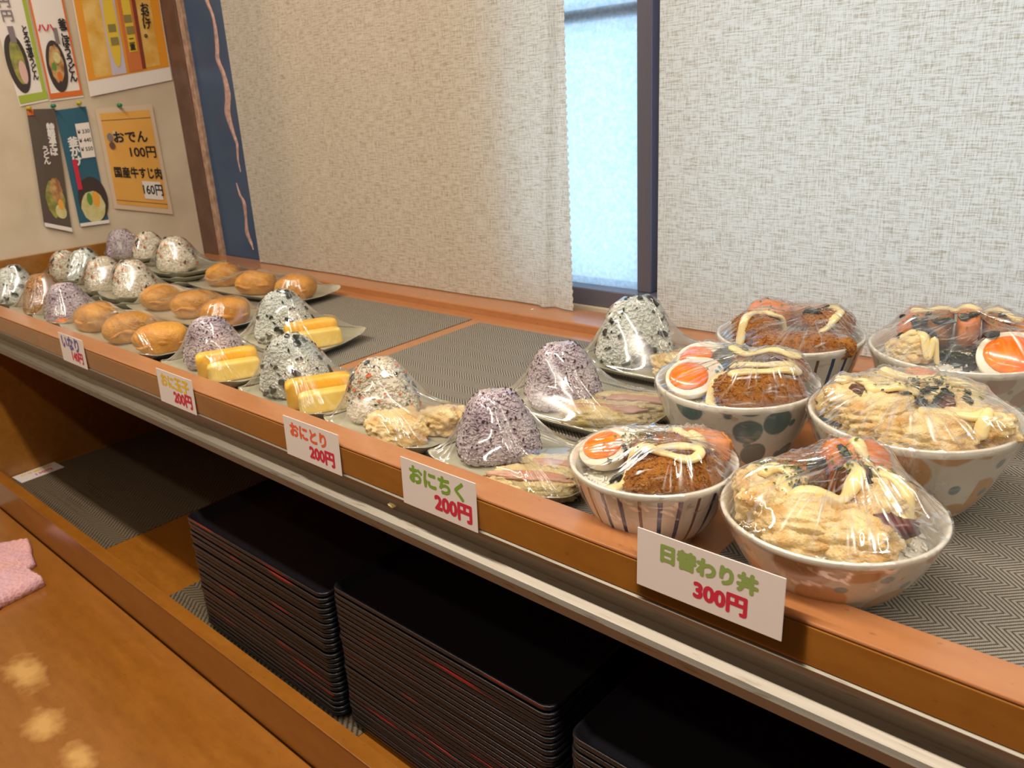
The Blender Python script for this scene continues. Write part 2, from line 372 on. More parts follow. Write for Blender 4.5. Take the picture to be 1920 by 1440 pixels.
# ------------------------------------------------------------------ upper shelf
shelf = empty('display_shelf'); tag(shelf, 'long honey-coloured wooden display shelf holding the plates and bowls', 'shelf')
SB, BL = -.026, -.012                                               # recessed shelf surface, rear ledge
obj('shelf_board', bevbox(XW+.012, 1.2, .509, 1.022, -.045, SB, .0005), M_wood_top, shelf)
obj('rear_ledge', bevbox(XW+.012, 1.2, 1.022, YB+.004, -.045, BL, .003), M_wood_top, shelf)
obj('front_lip', bevbox(XW+.003, 1.2, .474, .509, -.003, 0, .0012), M_wood_top, shelf)
obj('front_edge', bevbox(XW+.003, 1.2, .4735, .5085, -.034, -.0036, .0006), M_wood, shelf)
obj('end_board', bevbox(XW+.002, XW+.013, .475, .93, -.045, .062, .001), M_wood, shelf)
rail = obj('metal_edge_rail', extrude_x([(.474, -.0345), (.4722, -.036), (.4735, -.041), (.479, -.052), (.482, -.060), (.480, -.0665), (.4725, -.0705), (.469, -.0712), (.468, -.0725), (.468, -.0815), (.469, -.0825), (.505, -.0825), (.505, -.0345)], XW+.003, 1.2), M_alu)
tag(rail, 'scuffed aluminium channel rail running under the shelf front', 'rail')
def mat_thing(x0, x1, y0, y1, z, rot, label, mat=M_mat):
    cx, cy = (x0+x1)/2, (y0+y1)/2
    o = obj('woven_placemat', bevbox(-(x1-x0)/2, (x1-x0)/2, -(y1-y0)/2, (y1-y0)/2, 0, .0012, .0004, 1), mat, None, (cx, cy, z), (0, 0, rot))
    return tag(o, label, 'placemat')
MT = SB+.0014
mat_thing(-1.98, -.965, .525, .985, SB+.0001, .012, 'grey herringbone placemat under the inari plates and left onigiri')
mat_thing(-.938, -.385, .522, .984, SB+.0001, .014, 'grey herringbone placemat between the gap strip and the bowls')
mat_thing(-.272, .9, .522, .995, SB+.0001, 0.0, 'grey herringbone placemat under the two right-hand bowls')

# ------------------------------------------------------------------ lower shelf and near counter
LZ = -.445
low = empty('lower_shelf'); tag(low, 'amber wooden lower shelf holding stacked black trays', 'shelf')
obj('shelf_board', bevbox(XW+.012, 1.2, .45, YB, LZ-.02, LZ, .001), M_wood_low, low)
obj('rail_cap', bevbox(XW+.012, 1.2, .4475, .471, -.4215, -.42, .0006), M_wood_low, low)
obj('front_rail', bevbox(XW+.012, 1.2, .4485, .4705, LZ-.06, -.4227, .0005), M_wood_low, low)
obj('end_panel', bevbox(XW+.002, XW+.011, .448, YB, -.60, -.083, .001), M_wood, low)
obj('back_panel', bevbox(XW+.012, 1.2, YB+.002, YB+.018, LZ, -.046, .001), M_wood, low)
ctr = empty('service_counter'); tag(ctr, 'near wooden service counter with the pink towel on it', 'counter')
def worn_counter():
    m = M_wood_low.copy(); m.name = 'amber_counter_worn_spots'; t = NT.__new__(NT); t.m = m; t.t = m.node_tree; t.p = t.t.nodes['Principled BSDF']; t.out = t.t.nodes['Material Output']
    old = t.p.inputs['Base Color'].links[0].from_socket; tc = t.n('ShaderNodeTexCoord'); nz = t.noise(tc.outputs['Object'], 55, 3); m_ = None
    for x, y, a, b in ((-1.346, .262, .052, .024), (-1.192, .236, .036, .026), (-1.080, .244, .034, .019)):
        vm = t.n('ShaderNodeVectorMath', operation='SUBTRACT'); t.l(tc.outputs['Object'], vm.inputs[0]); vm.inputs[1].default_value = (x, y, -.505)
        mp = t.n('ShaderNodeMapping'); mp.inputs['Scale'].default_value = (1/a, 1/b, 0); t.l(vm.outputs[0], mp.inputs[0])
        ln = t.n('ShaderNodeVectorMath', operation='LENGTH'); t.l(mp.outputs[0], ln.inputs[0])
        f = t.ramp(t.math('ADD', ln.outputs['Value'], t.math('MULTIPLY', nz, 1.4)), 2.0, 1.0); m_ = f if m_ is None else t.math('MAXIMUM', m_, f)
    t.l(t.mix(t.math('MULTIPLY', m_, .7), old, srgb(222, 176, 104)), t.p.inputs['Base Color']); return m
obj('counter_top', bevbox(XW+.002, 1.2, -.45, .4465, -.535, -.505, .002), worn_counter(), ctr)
obj('counter_body', bevbox(XW+.002, 1.2, -.40, .44, -1.0, -.536, .002), M_wood, ctr)
obj('shelf_body', bevbox(XW+.012, 1.2, .455, YB-.01, -1.0, LZ-.021, .002), M_wood, low)
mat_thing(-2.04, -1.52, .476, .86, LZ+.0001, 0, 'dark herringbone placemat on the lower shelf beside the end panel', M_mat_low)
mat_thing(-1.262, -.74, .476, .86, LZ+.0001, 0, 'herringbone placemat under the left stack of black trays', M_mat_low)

# ------------------------------------------------------------------ lacquer trays
def tray_mesh(w=.354, d=.272, h=.017, cr=.014):
    def ring(ww, dd, r, z):
        pts = []
        for cx, cy, a0 in ((ww/2-r, dd/2-r, 0), (-ww/2+r, dd/2-r, 90), (-ww/2+r, -dd/2+r, 180), (ww/2-r, -dd/2+r, 270)):
            for k in range(5): a = math.radians(a0+k*22.5); pts.append((cx+r*math.cos(a), cy+r*math.sin(a), z))
        return pts
    rings = [ring(w-.030, d-.030, cr*.6, 0), ring(w-.018, d-.018, cr*.8, .001), ring(w-.006, d-.006, cr, h-.006), ring(w-.001, d-.001, cr, h-.0055),
             ring(w, d, cr, h-.003), ring(w-.001, d-.001, cr, h-.0005), ring(w-.003, d-.003, cr, h), ring(w-.007, d-.007, cr, h-.001), ring(w-.020, d-.020, cr*.8, .0035), ring(w-.032, d-.032, cr*.6, .003)]
    V = [p for q in rings for p in q]; m = 20; F = []
    for i in range(len(rings)-1):
        for k in range(m): a, b = i*m+k, i*m+(k+1) % m; F.append((a, b, b+m, a+m))
    F.append(tuple(range(m))[::-1]); F.append(tuple(range((len(rings)-1)*m, len(rings)*m))); return V, F
tv, tf = tray_mesh(); tm = bpy.data.meshes.new('tray'); tm.from_pydata(tv, [], tf); tm.materials.append(M_lacq)
tm.polygons.foreach_set('use_smooth', [True]*(len(tm.polygons)-2)+[False, False])
r1 = random.Random(3)
for cx, cy, ztop, which in ((-.950, .6185, -.242, 'left'), (-.588, .627, -.222, 'middle'), (-.205, .613, -.227, 'right')):
    pitch = .0078; zb = LZ+.0016; n = int(round((ztop-zb-.017)/pitch))+1
    for k in range(n):
        o = bpy.data.objects.new('lacquer_tray', tm); COL.objects.link(o)
        o.location = (cx+r1.uniform(-.0012, .0012), cy+r1.uniform(-.001, .001), zb+k*pitch); o.rotation_euler = (0, 0, r1.uniform(-.004, .004))
        g = 'black trays in the %s stack' % which
        if k == n-1: tag(o, 'topmost black lacquer tray of the %s stack under the shelf' % which, 'tray', g)
        elif k == 0: tag(o, 'bottom black lacquer tray of the %s stack, on the lower shelf' % which, 'tray', g)
        else: tag(o, 'black lacquer tray with worn red edge inside the %s stack' % which, 'tray', g)

# ------------------------------------------------------------------ blinds
def blind(name, x0l, x1l, y, z0, label, crease=None, slant=0.0, mat=M_linen):
    nx, nz = 150, 30; z1 = 1.25; V, F = [], []
    for side in (0,):
        for j in range(nz+1):
            for i in range(nx+1):
                u, w = i/nx, j/nz; z = z0+(z1-z0)*w; x = x0l+(x1l-x0l)*u+slant*(z-z0)*u
                d = .0022*math.sin(u*9+w*2)+.0015*math.sin(u*23+1.3*w)
                if crease:
                    c = crease[0]+(crease[1]-crease[0])*min(1, (z-z0)/.6); d += -.010*math.exp(-((x-c)/.010)**2)+.005*math.exp(-((x-c-.02)/.012)**2)
                V.append((x, d+side*.0012, z))
    m = (nx+1)*(nz+1)
    for j in range(nz):
        for i in range(nx):
            a = j*(nx+1)+i; F.append((a, a+1, a+nx+2, a+nx+1))
    o = obj(name, (V, F), mat, None, (0, y, 0), smooth=True)
    return tag(o, label, 'blind')
b1 = blind('roller_blind', -1.772, -.811, YB-.018, BL+.002, 'wide beige linen blind left of the window gap, with a slanting crease', (-.872, -.832), -.004)
b2 = blind('roller_blind', -.648, 1.0, YB-.018, BL+.002, 'bright backlit linen blind right of the dark window mullion', None, 0)
vv = []
for k in range(96):
    z = BL+.01+k*.0125; v, f = ico(1); vv.append(((v*np.array([.0009, .0006, .0040])+np.array([-.811-.004*(z-BL), .0005, z])).tolist(), f))
obj('edge_stitching', join(*vv), flat('stitch_thread', srgb(225, 215, 200), .8), b1, smooth=True)['kind'] = 'stuff'

# ------------------------------------------------------------------ posters on the left wall
class Poster:
    def __init__(s, name, label, tl, tr, br, bl, mat, off=.002, cat='poster'):
        s.c = [np.array(p) for p in (tl, tr, br, bl)]; s.o0 = (XW, 0, 0); s.k = 0; s.off = off
        n = 8; V, F = [], []
        for side in (0, 1):
            for j in range(n+1):
                for i in range(n+1): y, z = s.P(i/n, j/n); V.append((off+.0005*side+.0012*math.sin(3*j/n+2*i/n), y, z))
        m = (n+1)**2
        for j in range(n):
            for i in range(n): a = j*(n+1)+i; F += [(m+a, m+a+n+1, m+a+n+2, m+a+1), (a, a+1, a+n+2, a+n+1)]
        s.root = obj(name, (V, F), mat, None, s.o0, smooth=True); tag(s.root, label, cat)
    def P(s, u, v):
        tl, tr, br, bl = s.c; return (tl*(1-u)+tr*u)*(1-v)+(bl*(1-u)+br*u)*v
    def X(s, u, v): return s.off+.0008+.0012*math.sin(3*v+2*u)+s.k*.00025
    def shape(s, name, pts, mat, parent=None):
        s.k += 1; V = [(s.X(u, v), *s.P(u, v)) for u, v in pts]; n = len(V)
        c = np.mean(pts, axis=0); V.append((s.X(*c), *s.P(*c)))
        return obj(name, (V, [(n, (i+1) % n, i) for i in range(n)]), mat, parent or s.root)
    def rect(s, name, u0, u1, v0, v1, mat, parent=None):
        k = 8; e = [(u0+(u1-u0)*i/k, v0) for i in range(k)]+[(u1, v0+(v1-v0)*i/k) for i in range(k)]+[(u1-(u1-u0)*i/k, v1) for i in range(k)]+[(u0, v1-(v1-v0)*i/k) for i in range(k)]
        return s.shape(name, e, mat, parent)
    def ell(s, name, cu, cv, ru, rv, mat, wobble=0, seed=0, parent=None):
        r = random.Random(seed); n = 28
        return s.shape(name, [(cu+ru*math.cos(a)*(1+wobble*r.uniform(-1, 1)), cv+rv*math.sin(a)*(1+wobble*r.uniform(-1, 1))) for a in (2*PI*i/n for i in range(n))], mat, parent)
    def text(s, name, body, u, v, h, mat, bold=.03, sx=1, line=.9, parent=None):
        s.k += 1; tv_, tf_ = text_mesh(body, h, bold, line=line); y0, z0 = s.P(u, v); w = np.linalg.norm(s.P(1, .5)-s.P(0, .5)); hh = np.linalg.norm(s.P(.5, 1)-s.P(.5, 0))
        V = []
        for x, y, z in tv_:
            uu, vv_ = u+x*sx/w, v-y/hh; py, pz = s.P(uu, vv_); V.append((s.X(uu, vv_)+z, py, pz))
        return obj(name, (V, tf_), mat, parent or s.root)
ink = flat('black_ink', srgb(28, 26, 26), .6); red = flat('red_ink', srgb(200, 40, 62), .6); white = flat('white_paper', srgb(232, 222, 212), .6)
lime = flat('lime_print', srgb(160, 178, 60), .6); oran = flat('orange_print', srgb(214, 110, 40), .6); grey = flat('grey_ink', srgb(130, 118, 120), .6)
bowlp = flat('dark_bowl_print', srgb(62, 52, 48), .5); whiteink = flat('white_ink', srgb(225, 220, 212), .6)
foodA = mottled('printed_udon_food', srgb(205, 170, 110), srgb(150, 95, 55), 60, .5); foodB = mottled('printed_green_food', srgb(170, 165, 80), srgb(120, 120, 60), 60, .5)
foodC = mottled('printed_noodles', srgb(215, 205, 150), srgb(190, 180, 110), 50, .5); yolkp = flat('printed_yolk', srgb(232, 160, 60), .5); greenp = flat('printed_leek', srgb(90, 140, 60), .5)
pinkp = flat('printed_fishcake', srgb(215, 175, 165), .5)
def vert(s): return '\n'.join(s)
p = Poster('menu_poster', 'narrow white menu poster with lime green border, top left', (.690, .70), (.776, .70), (.773, .398), (.709, .389), white)
p.rect('print_border', .86, .98, 0, .93, lime); p.rect('print_border', .02, .99, .93, .985, lime)
q = p.ell('bowl_print', .30, .72, .33, .20, bowlp); p.ell('food_print', .32, .71, .20, .15, foodB, parent=q); p.ell('fishcake_print', .40, .78, .12, .08, pinkp, parent=q)
p.rect('ladle_print', .27, .44, .47, .58, grey)
p.text('lettering', vert('とろ玉温うどん'), .74, .66, .019, ink, .035, .8, line=.86); p.text('lettering', '円\n円', .36, .36, .026, grey, .02, line=1.1)
p = Poster('menu_poster', 'white menu poster with orange border and black udon bowl', (.778, .70), (.855, .70), (.854, .402), (.776, .396), white)
p.rect('print_border', .0, .06, 0, .98, oran); p.rect('print_border', .93, .99, 0, .98, oran); p.rect('print_border', .0, .99, .945, .985, oran)
q = p.ell('bowl_print', .40, .76, .29, .185, bowlp); p.ell('food_print', .40, .74, .20, .13, foodA, .1, parent=q); p.ell('carrot_print', .42, .83, .07, .035, oran, parent=q); p.ell('leek_print', .32, .76, .06, .03, greenp, parent=q); p.ell('noodle_print', .44, .70, .10, .04, foodC, parent=q)
p.rect('ladle_print', .50, .62, .49, .60, grey)
p.text('lettering', vert('釜ごぼううどん'), .80, .66, .022, ink, .04, .85, line=.88); p.text('red_lettering', 'ハハ', .30, .49, .018, red, .05)
p = Poster('snack_poster', 'large yellow poster of bottles and snacks beside the corner post', (.876, .70), (1.088, .71), (1.083, .432), (.868, .402), white, .004)
gold = mottled('printed_golden_snack', srgb(214, 160, 60), srgb(228, 190, 110), 30, .45); oy = flat('printed_amber', srgb(226, 150, 40), .45)
p.rect('photo_print', .01, .99, 0, .885, oy); p.rect('snack_print', .09, .30, 0, .87, gold); p.rect('snack_print', .70, .88, 0, .86, gold)
p.rect('packet_print', .29, .46, .0, .875, flat('printed_lilac_packet', srgb(196, 186, 200), .4)); p.rect('packet_print', .49, .66, 0, .872, flat('printed_orange_packet', srgb(205, 118, 60), .4)); p.rect('shadow_print', .655, .70, 0, .865, flat('printed_maroon', srgb(130, 58, 40), .4))
yl = flat('printed_yellow_label', srgb(224, 190, 60), .4)
p.ell('label_print', .375, .50, .07, .32, yl); p.rect('label_print', .53, .63, .0, .72, yl)
for u, v in ((.375, .52), (.38, .62), (.575, .46), (.58, .55)): p.rect('caption_print', u-.045, u+.045, v-.03, v+.03, flat('printed_olive_text', srgb(140, 125, 70), .5))
p.text('lettering', vert('おだけ。'), .79, .49, .024, ink, .03, line=.8); p.text('lettering', '二\n重', .575, .66, .016, ink, .02)
p = Poster('menu_poster', 'dark brown menu poster with curled edge, lower left', (.719, .382), (.780, .380), (.757, .099), (.698, .122), flat('brown_poster_print', srgb(88, 76, 66), .5), .006)
p.ell('food_print', .55, .74, .34, .16, foodB, .08); p.ell('food_print', .62, .66, .22, .10, foodA, .1); p.ell('egg_print', .70, .84, .20, .06, foodC); p.ell('yolk_print', .72, .78, .10, .045, yolkp)
p.text('white_lettering', vert('特製温そば'), .74, .25, .018, whiteink, .05, line=.75); p.text('white_lettering', vert('うどん'), .44, .38, .016, whiteink, .04, line=.85); p.rect('corner_print', .0, .22, .0, .05, oran); p.rect('margin_print', 0, 1, .965, 1, white)
p = Poster('menu_poster', 'teal blue menu poster of noodles with white price box', (.781, .376), (.853, .381), (.850, .106), (.779, .108), flat('teal_poster_print', srgb(42, 92, 112), .5), .003)
q = p.ell('bowl_print', .62, .78, .50, .20, bowlp); p.ell('noodle_print', .58, .84, .40, .135, foodC, .05, parent=q); p.ell('yolk_print', .72, .78, .12, .07, yolkp, parent=q); p.ell('leek_print', .50, .77, .09, .055, greenp, parent=q)
q = p.rect('price_box', .52, .98, .13, .42, white); p.text('lettering', '¥ 330\n¥ 440\n¥ 550', .75, .275, .0125, ink, .015, line=1.6, parent=q)
p.text('white_lettering', vert('釜かけ'), .34, .36, .024, whiteink, .05, line=.9); p.rect('red_banner', .18, .33, .42, .68, red); p.rect('margin_print', 0, 1, .97, 1, white)
lam = flat('clear_laminate_sheet', srgb(214, 190, 160), .15)
p = Poster('price_sign', 'laminated orange oden price sign pinned by the corner post', (.873, .374), (1.016, .378), (1.019, .102), (.869, .139), lam, .004, 'sign')
p.rect('orange_paper', .06, .93, .05, .95, mottled('orange_paper', srgb(222, 162, 74), srgb(230, 172, 84), 12, .5))
p.rect('ruled_line', .06, .93, .115, .12, bowlp); p.rect('ruled_line', .06, .93, .905, .91, bowlp)
p.text('lettering', 'おでん', .50, .29, .030, ink, .03); p.text('lettering', '100円', .66, .43, .030, ink, .02); p.text('lettering', '国産牛すじ肉', .52, .63, .0285, ink, .03, .72)
q = p.rect('white_tag', .55, .87, .70, .87, white); p.text('lettering', '160円', .71, .785, .030, ink, .025, .75, parent=q)
p.ell('ladle_print', .15, .28, .05, .04, grey); p.ell('pot_print', .16, .36, .05, .035, M_brown)
def pin(y, z, col, label):
    o = obj('push_pin', lathe([(.001, 0), (.001, .004), (.0045, .0045), (.0045, .0065), (.0028, .008), (.0028, .013), (.0042, .0145), (.0042, .0165), (.002, .0175)], 14), flat('pin_'+label.split()[0], col, .3), None, (XW+.0035, y, z), (0, PI/2, 0), True)
    tag(o, label, 'push pin', 'push pins on the left wall')
pin(.776, .386, srgb(30, 120, 90), 'teal push pin between the brown and blue posters'); pin(.722, .384, srgb(190, 160, 40), 'mustard push pin at the left corner of the brown poster')
pin(.835, .389, srgb(180, 170, 40), 'olive-yellow push pin at the top of the blue poster'); pin(.930, .379, srgb(20, 130, 80), 'green push pin at the top of the orange oden sign')

# ------------------------------------------------------------------ price cards on the lip
card_mat = flat('card_white', srgb(226, 218, 212), .35, Coat_Weight=.3); 
def card(x0, x1, z0, z1, name_txt, price, col, label, size, psize, sleeve=None, bold=.045, tu=.5, pu=.68):
    w, h = x1-x0, z1-z0
    root = obj('price_card', bevbox(-w/2, w/2, -.0009, 0, 0, h, .0003, 1), card_mat, None, ((x0+x1)/2, .4717, z0), (-.03, 0, 0)); tag(root, label, 'price card', 'price cards on the shelf lip')
    for body, sz, u, v, m, b in ((name_txt, size, tu, .69, col, bold), (price, psize, pu, .29, red, .05)):
        tv_, tf_ = text_mesh(body, sz, b, spacing=.98)
        obj('lettering', ([(x+(u-.5)*w, -.0011-z, y+v*h) for x, y, z in tv_], tf_), m, root)
    if sleeve:
        obj('clear_sleeve', ([(-w/2-.0015, .0005, -.012), (w/2+sleeve, .0005, -.012), (w/2+sleeve, .0005, h+.0022), (-w/2-.0015, .0005, h+.0022)], [(0, 1, 2, 3)]), M_sleeve, root)
purple = flat('purple_ink', srgb(104, 84, 150), .6); yellow = flat('yellow_ink', srgb(226, 186, 40), .6); orng = flat('orange_ink', srgb(230, 96, 50), .6); green = flat('green_ink', srgb(120, 160, 50), .6); sage = flat('sage_green_ink', srgb(140, 162, 84), .6)
card(-1.449, -1.349, -.037, .013, 'いなり', '140円', purple, 'white price card with purple lettering reading 140円', .026, .020, tu=.47, pu=.66)
card(-1.094, -.993, -.037, .013, 'おに玉子', '200円', yellow, 'white price card with yellow lettering beside the omelette plate', .0205, .021)
card(-.780, -.676, -.037, .012, 'おにとり', '200円', orng, 'white price card with orange-red lettering below the carrot onigiri', .0185, .019, tu=.46)
card(-.575, -.472, -.037, .014, 'おにちく', '200円', green, 'white price card with green lettering below the purple onigiri', .0205, .0205, tu=.50, pu=.70)
card(-.300, -.1835, -.022, .028, '日替わり丼', '300円', sage, 'large sleeved price card reading 300円 in front of the bowls', .0160, .0175, .016, .062, .50, .60)
# loose card lying on the lower shelf
cw, ch = .10, .056
o = obj('price_card', bevbox(-cw/2, cw/2, -ch/2, ch/2, 0, .0008, .0003, 1), card_mat, None, (-2.024, .541, LZ+.0016), (0, 0, math.radians(93)))
tag(o, 'price card lying flat on the lower shelf placemat', 'price card')
for body, sz, x, y, m in (('かき揚げ天', .015, 0, .012, yellow), ('130円', .017, .008, -.010, red)):
    tv_, tf_ = text_mesh(body, sz, .03); obj('lettering', ([(a+x, b+y, .001+c) for a, b, c in tv_], tf_), m, o)

# ------------------------------------------------------------------ pink towel on the counter
def towel():
    def layer(c, z0, th, seed, n=46):
        c = [np.array(q) for q in c]; V, F = [], []
        for j in range(n+1):
            for i in range(n+1):
                u, v = i/n, j/n; pxy = (c[0]*(1-u)+c[1]*u)*(1-v)+(c[3]*(1-u)+c[2]*u)*v
                e = min(u, 1-u, v, 1-v)*2; dome = min(1, e*9)**.5
                wv = .0035*math.sin(u*7+seed)*math.cos(v*5+seed)+.0012*(math.sin(u*n*1.05)*math.sin(v*n*1.05))
                pxy = pxy+np.array([.004*math.sin(v*9+seed), .004*math.sin(u*8+seed*2)])
                V.append((pxy[0], pxy[1], z0+max(.0004, (th+wv)*dome)))
        m = n+1
        for j in range(n):
            for i in range(n): a = j*m+i; F.append((a, a+m, a+m+1, a+1))
        edge = [i for i in range(m)]+[j*m+n for j in range(1, m)]+[n*m+i for i in range(n-1, -1, -1)]+[j*m for j in range(n-1, 0, -1)]
        F.append(tuple(edge)); return V, F
    t = NT('pink_waffle_cloth'); v = t.obj(); n1 = t.noise(v, 14, 3); n2 = t.noise(v, 420, 2)
    sp = t.n('ShaderNodeTexVoronoi'); sp.inputs['Scale'].default_value = 190; t.l(v, sp.inputs['Vector'])
    c = t.mix(t.ramp(n1, .35, .65), srgb(228, 164, 154), srgb(212, 164, 180)); c = t.mix(t.math('MULTIPLY', t.ramp(sp.outputs[0], .25, .75), .45), c, srgb(240, 205, 198))
    t.set(Base_Color=c, Roughness=.95); t.bump(sp.outputs[0], .7, .002)
    z = -.5045
    root = obj('pink_towel', layer([(-1.90, .345), (-1.800, .432), (-1.690, .405), (-1.60, .20)][::-1], z, .012, 1), t.m, smooth=True)
    tag(root, 'folded pink waffle towel on the near counter', 'towel')
    obj('folded_layer', layer([(-1.86, .30), (-1.72, .380), (-1.590, .388), (-1.575, .285)][::-1], z+.0005, .022, 4), t.m, root, smooth=True)
    obj('folded_layer', layer([(-1.95, .25), (-1.80, .36), (-1.580, .30), (-1.62, .14)][::-1], z+.0005, .017, 7), t.m, root, smooth=True)
towel()

# ------------------------------------------------------------------ plates
M_plate = mottled('celadon_glaze', srgb(196, 192, 168), srgb(184, 180, 154), 25, .22, Coat_Weight=.4)
def sup(a, n): c, s = math.cos(a), math.sin(a); return (abs(c)**(2/n)*(1 if c >= 0 else -1), abs(s)**(2/n)*(1 if s >= 0 else -1))
def rim_z(x, y, lx, ly): return .0125+.012*(abs(x)/(lx/2)*abs(y)/(ly/2))**3
_pm = {}
def plate_mesh(lx, ly):
    if (lx, ly) in _pm: return _pm[(lx, ly)]
    seg = 72; V, F = [], []
    prof = [(.0, 0), (.55, 0), (.62, .0), (.66, .0025), (.85, .0045), (.96, .78), (1.0, .97), (1.0, 1.0), (.985, 1.0), (.94, .72), (.86, .50), (.60, .36), (.0, .34)]
    for k, (s, h) in enumerate(prof):
        for i in range(seg):
            cx, cy = sup(2*PI*i/seg, 10); x, y = cx*s*lx/2, cy*s*ly/2; rz = rim_z(cx*lx/2, cy*ly/2, lx, ly)
            if h > .05: z = rz*h if s > .9 else .0125*h+(rz-.0125)*max(0, (s-.8)/.2)**2*h
            else: z = h
            V.append((x, y, max(z, 0)))
    for k in range(len(prof)-1):
        for i in range(seg): a, b = k*seg+i, k*seg+(i+1) % seg; F.append((a, b, b+seg, a+seg))
    me = bpy.data.meshes.new('plate'); me.from_pydata(V, [], F); me.materials.append(M_plate); me.polygons.foreach_set('use_smooth', [True]*len(F)); me.update()
    _pm[(lx, ly)] = me; return me
PF = .0047                                                          # food height above the plate foot
def plate(x, y, lx, ly, rot, label, z=None, group='celadon plates on the display shelf'):
    o = bpy.data.objects.new('ceramic_plate', plate_mesh(lx, ly)); COL.objects.link(o); o.location = (x, y, MT if z is None else z); o.rotation_euler = (0, 0, rot)
    tag(o, label, 'plate', group); o['lx'] = lx; o['ly'] = ly; return o

# ------------------------------------------------------------------ onigiri
def rice_mat(name, c1, c2, c3, f1, body=None):
    t = NT(name); g = t.n('ShaderNodeNewGeometry'); r = g.outputs['Random Per Island']
    n = t.noise(t.obj(), 38, 2)
    c = t.mix(t.ramp(n, .38, .62), c1, c2); c = t.mix(t.math('GREATER_THAN', r, f1), c, c3)
    t.set(Base_Color=c, Roughness=.55, Subsurface_Weight=.15, Subsurface_Radius=(.004, .003, .002)); t.p.inputs['Subsurface Scale'].default_value = .4
    return t.m
def rice_ball_proto(kind, seed, dim=(.099, .066, .080), p=3.7, taper=.54):
    v, f = superball(4, p); h = (v[:, 2]+1)/2
    v = v*np.array(dim)/2; v[:, 0] *= 1-taper*h**1.15; v[:, 1] *= 1-.42*h
    v[:, 2] = np.maximum(v[:, 2], -dim[2]*.47); v[:, 2] += dim[2]*.47
    v *= (1+.022*wob(v*30, seed, 1.6)+.008*wob(v*30, seed+5, 5))[:, None]; v[:, 2] -= v[:, 2].min()
    mats = {'purple': rice_mat('purple_shiso_rice', srgb(214, 202, 206), srgb(196, 180, 188), srgb(160, 132, 148), .93),
            'wakame': rice_mat('wakame_rice', srgb(232, 232, 226), srgb(220, 223, 214), srgb(206, 212, 200), .85),
            'mixed': rice_mat('mixed_vegetable_rice', srgb(228, 218, 196), srgb(214, 200, 172), srgb(238, 232, 216), .7),
            'brown': rice_mat('seasoned_brown_rice', srgb(176, 124, 66), srgb(150, 98, 48), srgb(206, 156, 92), .75)}
    m = mats[kind]
    body = obj('onigiri', (v*.988, f), m, smooth=True)
    P, N = sample_surface(v, f, 1900, seed, .0015)
    g = obj('rice_grains', grains(P, N, .0056, .0031, seed, -.12), m, body, smooth=True); g['kind'] = 'stuff'
    def fl(name, n, size, mat, sd, **k):
        P, N = sample_surface(v, f, n, sd, .002); o = obj(name, flakes(P+N*.0012, N, size, sd, **k), mat, body); o['kind'] = 'stuff'
    if kind == 'purple': fl('shiso_flakes', 230, .0021, flat('dark_shiso', srgb(64, 36, 56), .6), seed+3)
    if kind == 'wakame':
        fl('seaweed_flakes', 30, .0085, flat('dark_wakame', srgb(26, 36, 30), .4), seed+3); fl('seaweed_crumbs', 70, .0030, flat('dark_wakame', 0), seed+4)
    if kind == 'mixed':
        fl('carrot_bits', 44, .0038, flat('carrot_orange', srgb(226, 116, 52), .5), seed+3); fl('seaweed_flakes', 15, .0066, flat('dark_wakame', 0), seed+4); fl('seaweed_crumbs', 40, .0024, flat('dark_wakame', 0), seed+5)
    if kind == 'brown': fl('seaweed_crumbs', 30, .0034, flat('dark_hijiki', srgb(50, 32, 20), .5), seed+4)
    return body
flat('dark_wakame', srgb(26, 36, 30), .4)
protos = {k: rice_ball_proto(k, s) for k, s in (('purple', 11), ('wakame', 23), ('mixed', 37), ('brown', 51))}
used = set()
def rice_ball(kind, x, y, z, rot, label, sc=1.0, tilt=0.0):
    o = protos[kind]
    if kind in used: o = copy_tree(o)
    used.add(kind)
    o.location = (x, y, z); o.rotation_euler = (0, tilt, rot); o.scale = (sc, sc, sc); tag(o, label, 'onigiri', 'onigiri on the display shelf'); return o

# ------------------------------------------------------------------ fried things, eggs
def food_mat(name, c1, c2, c3, scale=90, rough=.45, bs=.6, bd=.002, coat=0):
    t = NT(name); v = t.obj(); n = t.noise(v, scale, 4, .6); n2 = t.noise(v, scale*.35, 3); n3 = t.noise(v, scale*4, 3)
    c = t.mix(t.ramp(n2, .35, .65), c1, c2); c = t.mix(t.math('MULTIPLY', t.ramp(n, .52, .72), .8), c, c3)
    t.set(Base_Color=c, Roughness=rough, Coat_Weight=coat, Coat_Roughness=.25, Subsurface_Weight=.08, Subsurface_Radius=(.004, .002, .001)); t.p.inputs['Subsurface Scale'].default_value = .3
    t.bump(t.math('ADD', n, n3), bs, bd); return t.m
M_temp = food_mat('pale_tempura_batter', srgb(236, 214, 160), srgb(206, 162, 94), srgb(244, 232, 198), 120)
M_katsu = food_mat('golden_panko_crust', srgb(224, 150, 58), srgb(200, 116, 36), srgb(236, 176, 90), 330, .5, 1.0, .003)
M_inari = food_mat('simmered_tofu_pouch', srgb(214, 154, 62), srgb(198, 132, 46), srgb(224, 170, 84), 110, .5, .6, .002, .1)
M_egg = food_mat('rolled_omelette', srgb(238, 184, 50), srgb(244, 200, 84), srgb(226, 158, 34), 70, .4, .25, .001)
M_eggc = food_mat('cut_omelette_face', srgb(244, 214, 122), srgb(236, 196, 92), srgb(248, 226, 150), 60, .45, .25, .001)
M_chik = food_mat('green_laver_batter', srgb(208, 188, 134), srgb(184, 160, 106), srgb(220, 202, 158), 120)
M_pink = food_mat('pinkish_fishcake', srgb(192, 150, 124), srgb(172, 122, 98), srgb(210, 174, 146), 60, .45, .3, .001)
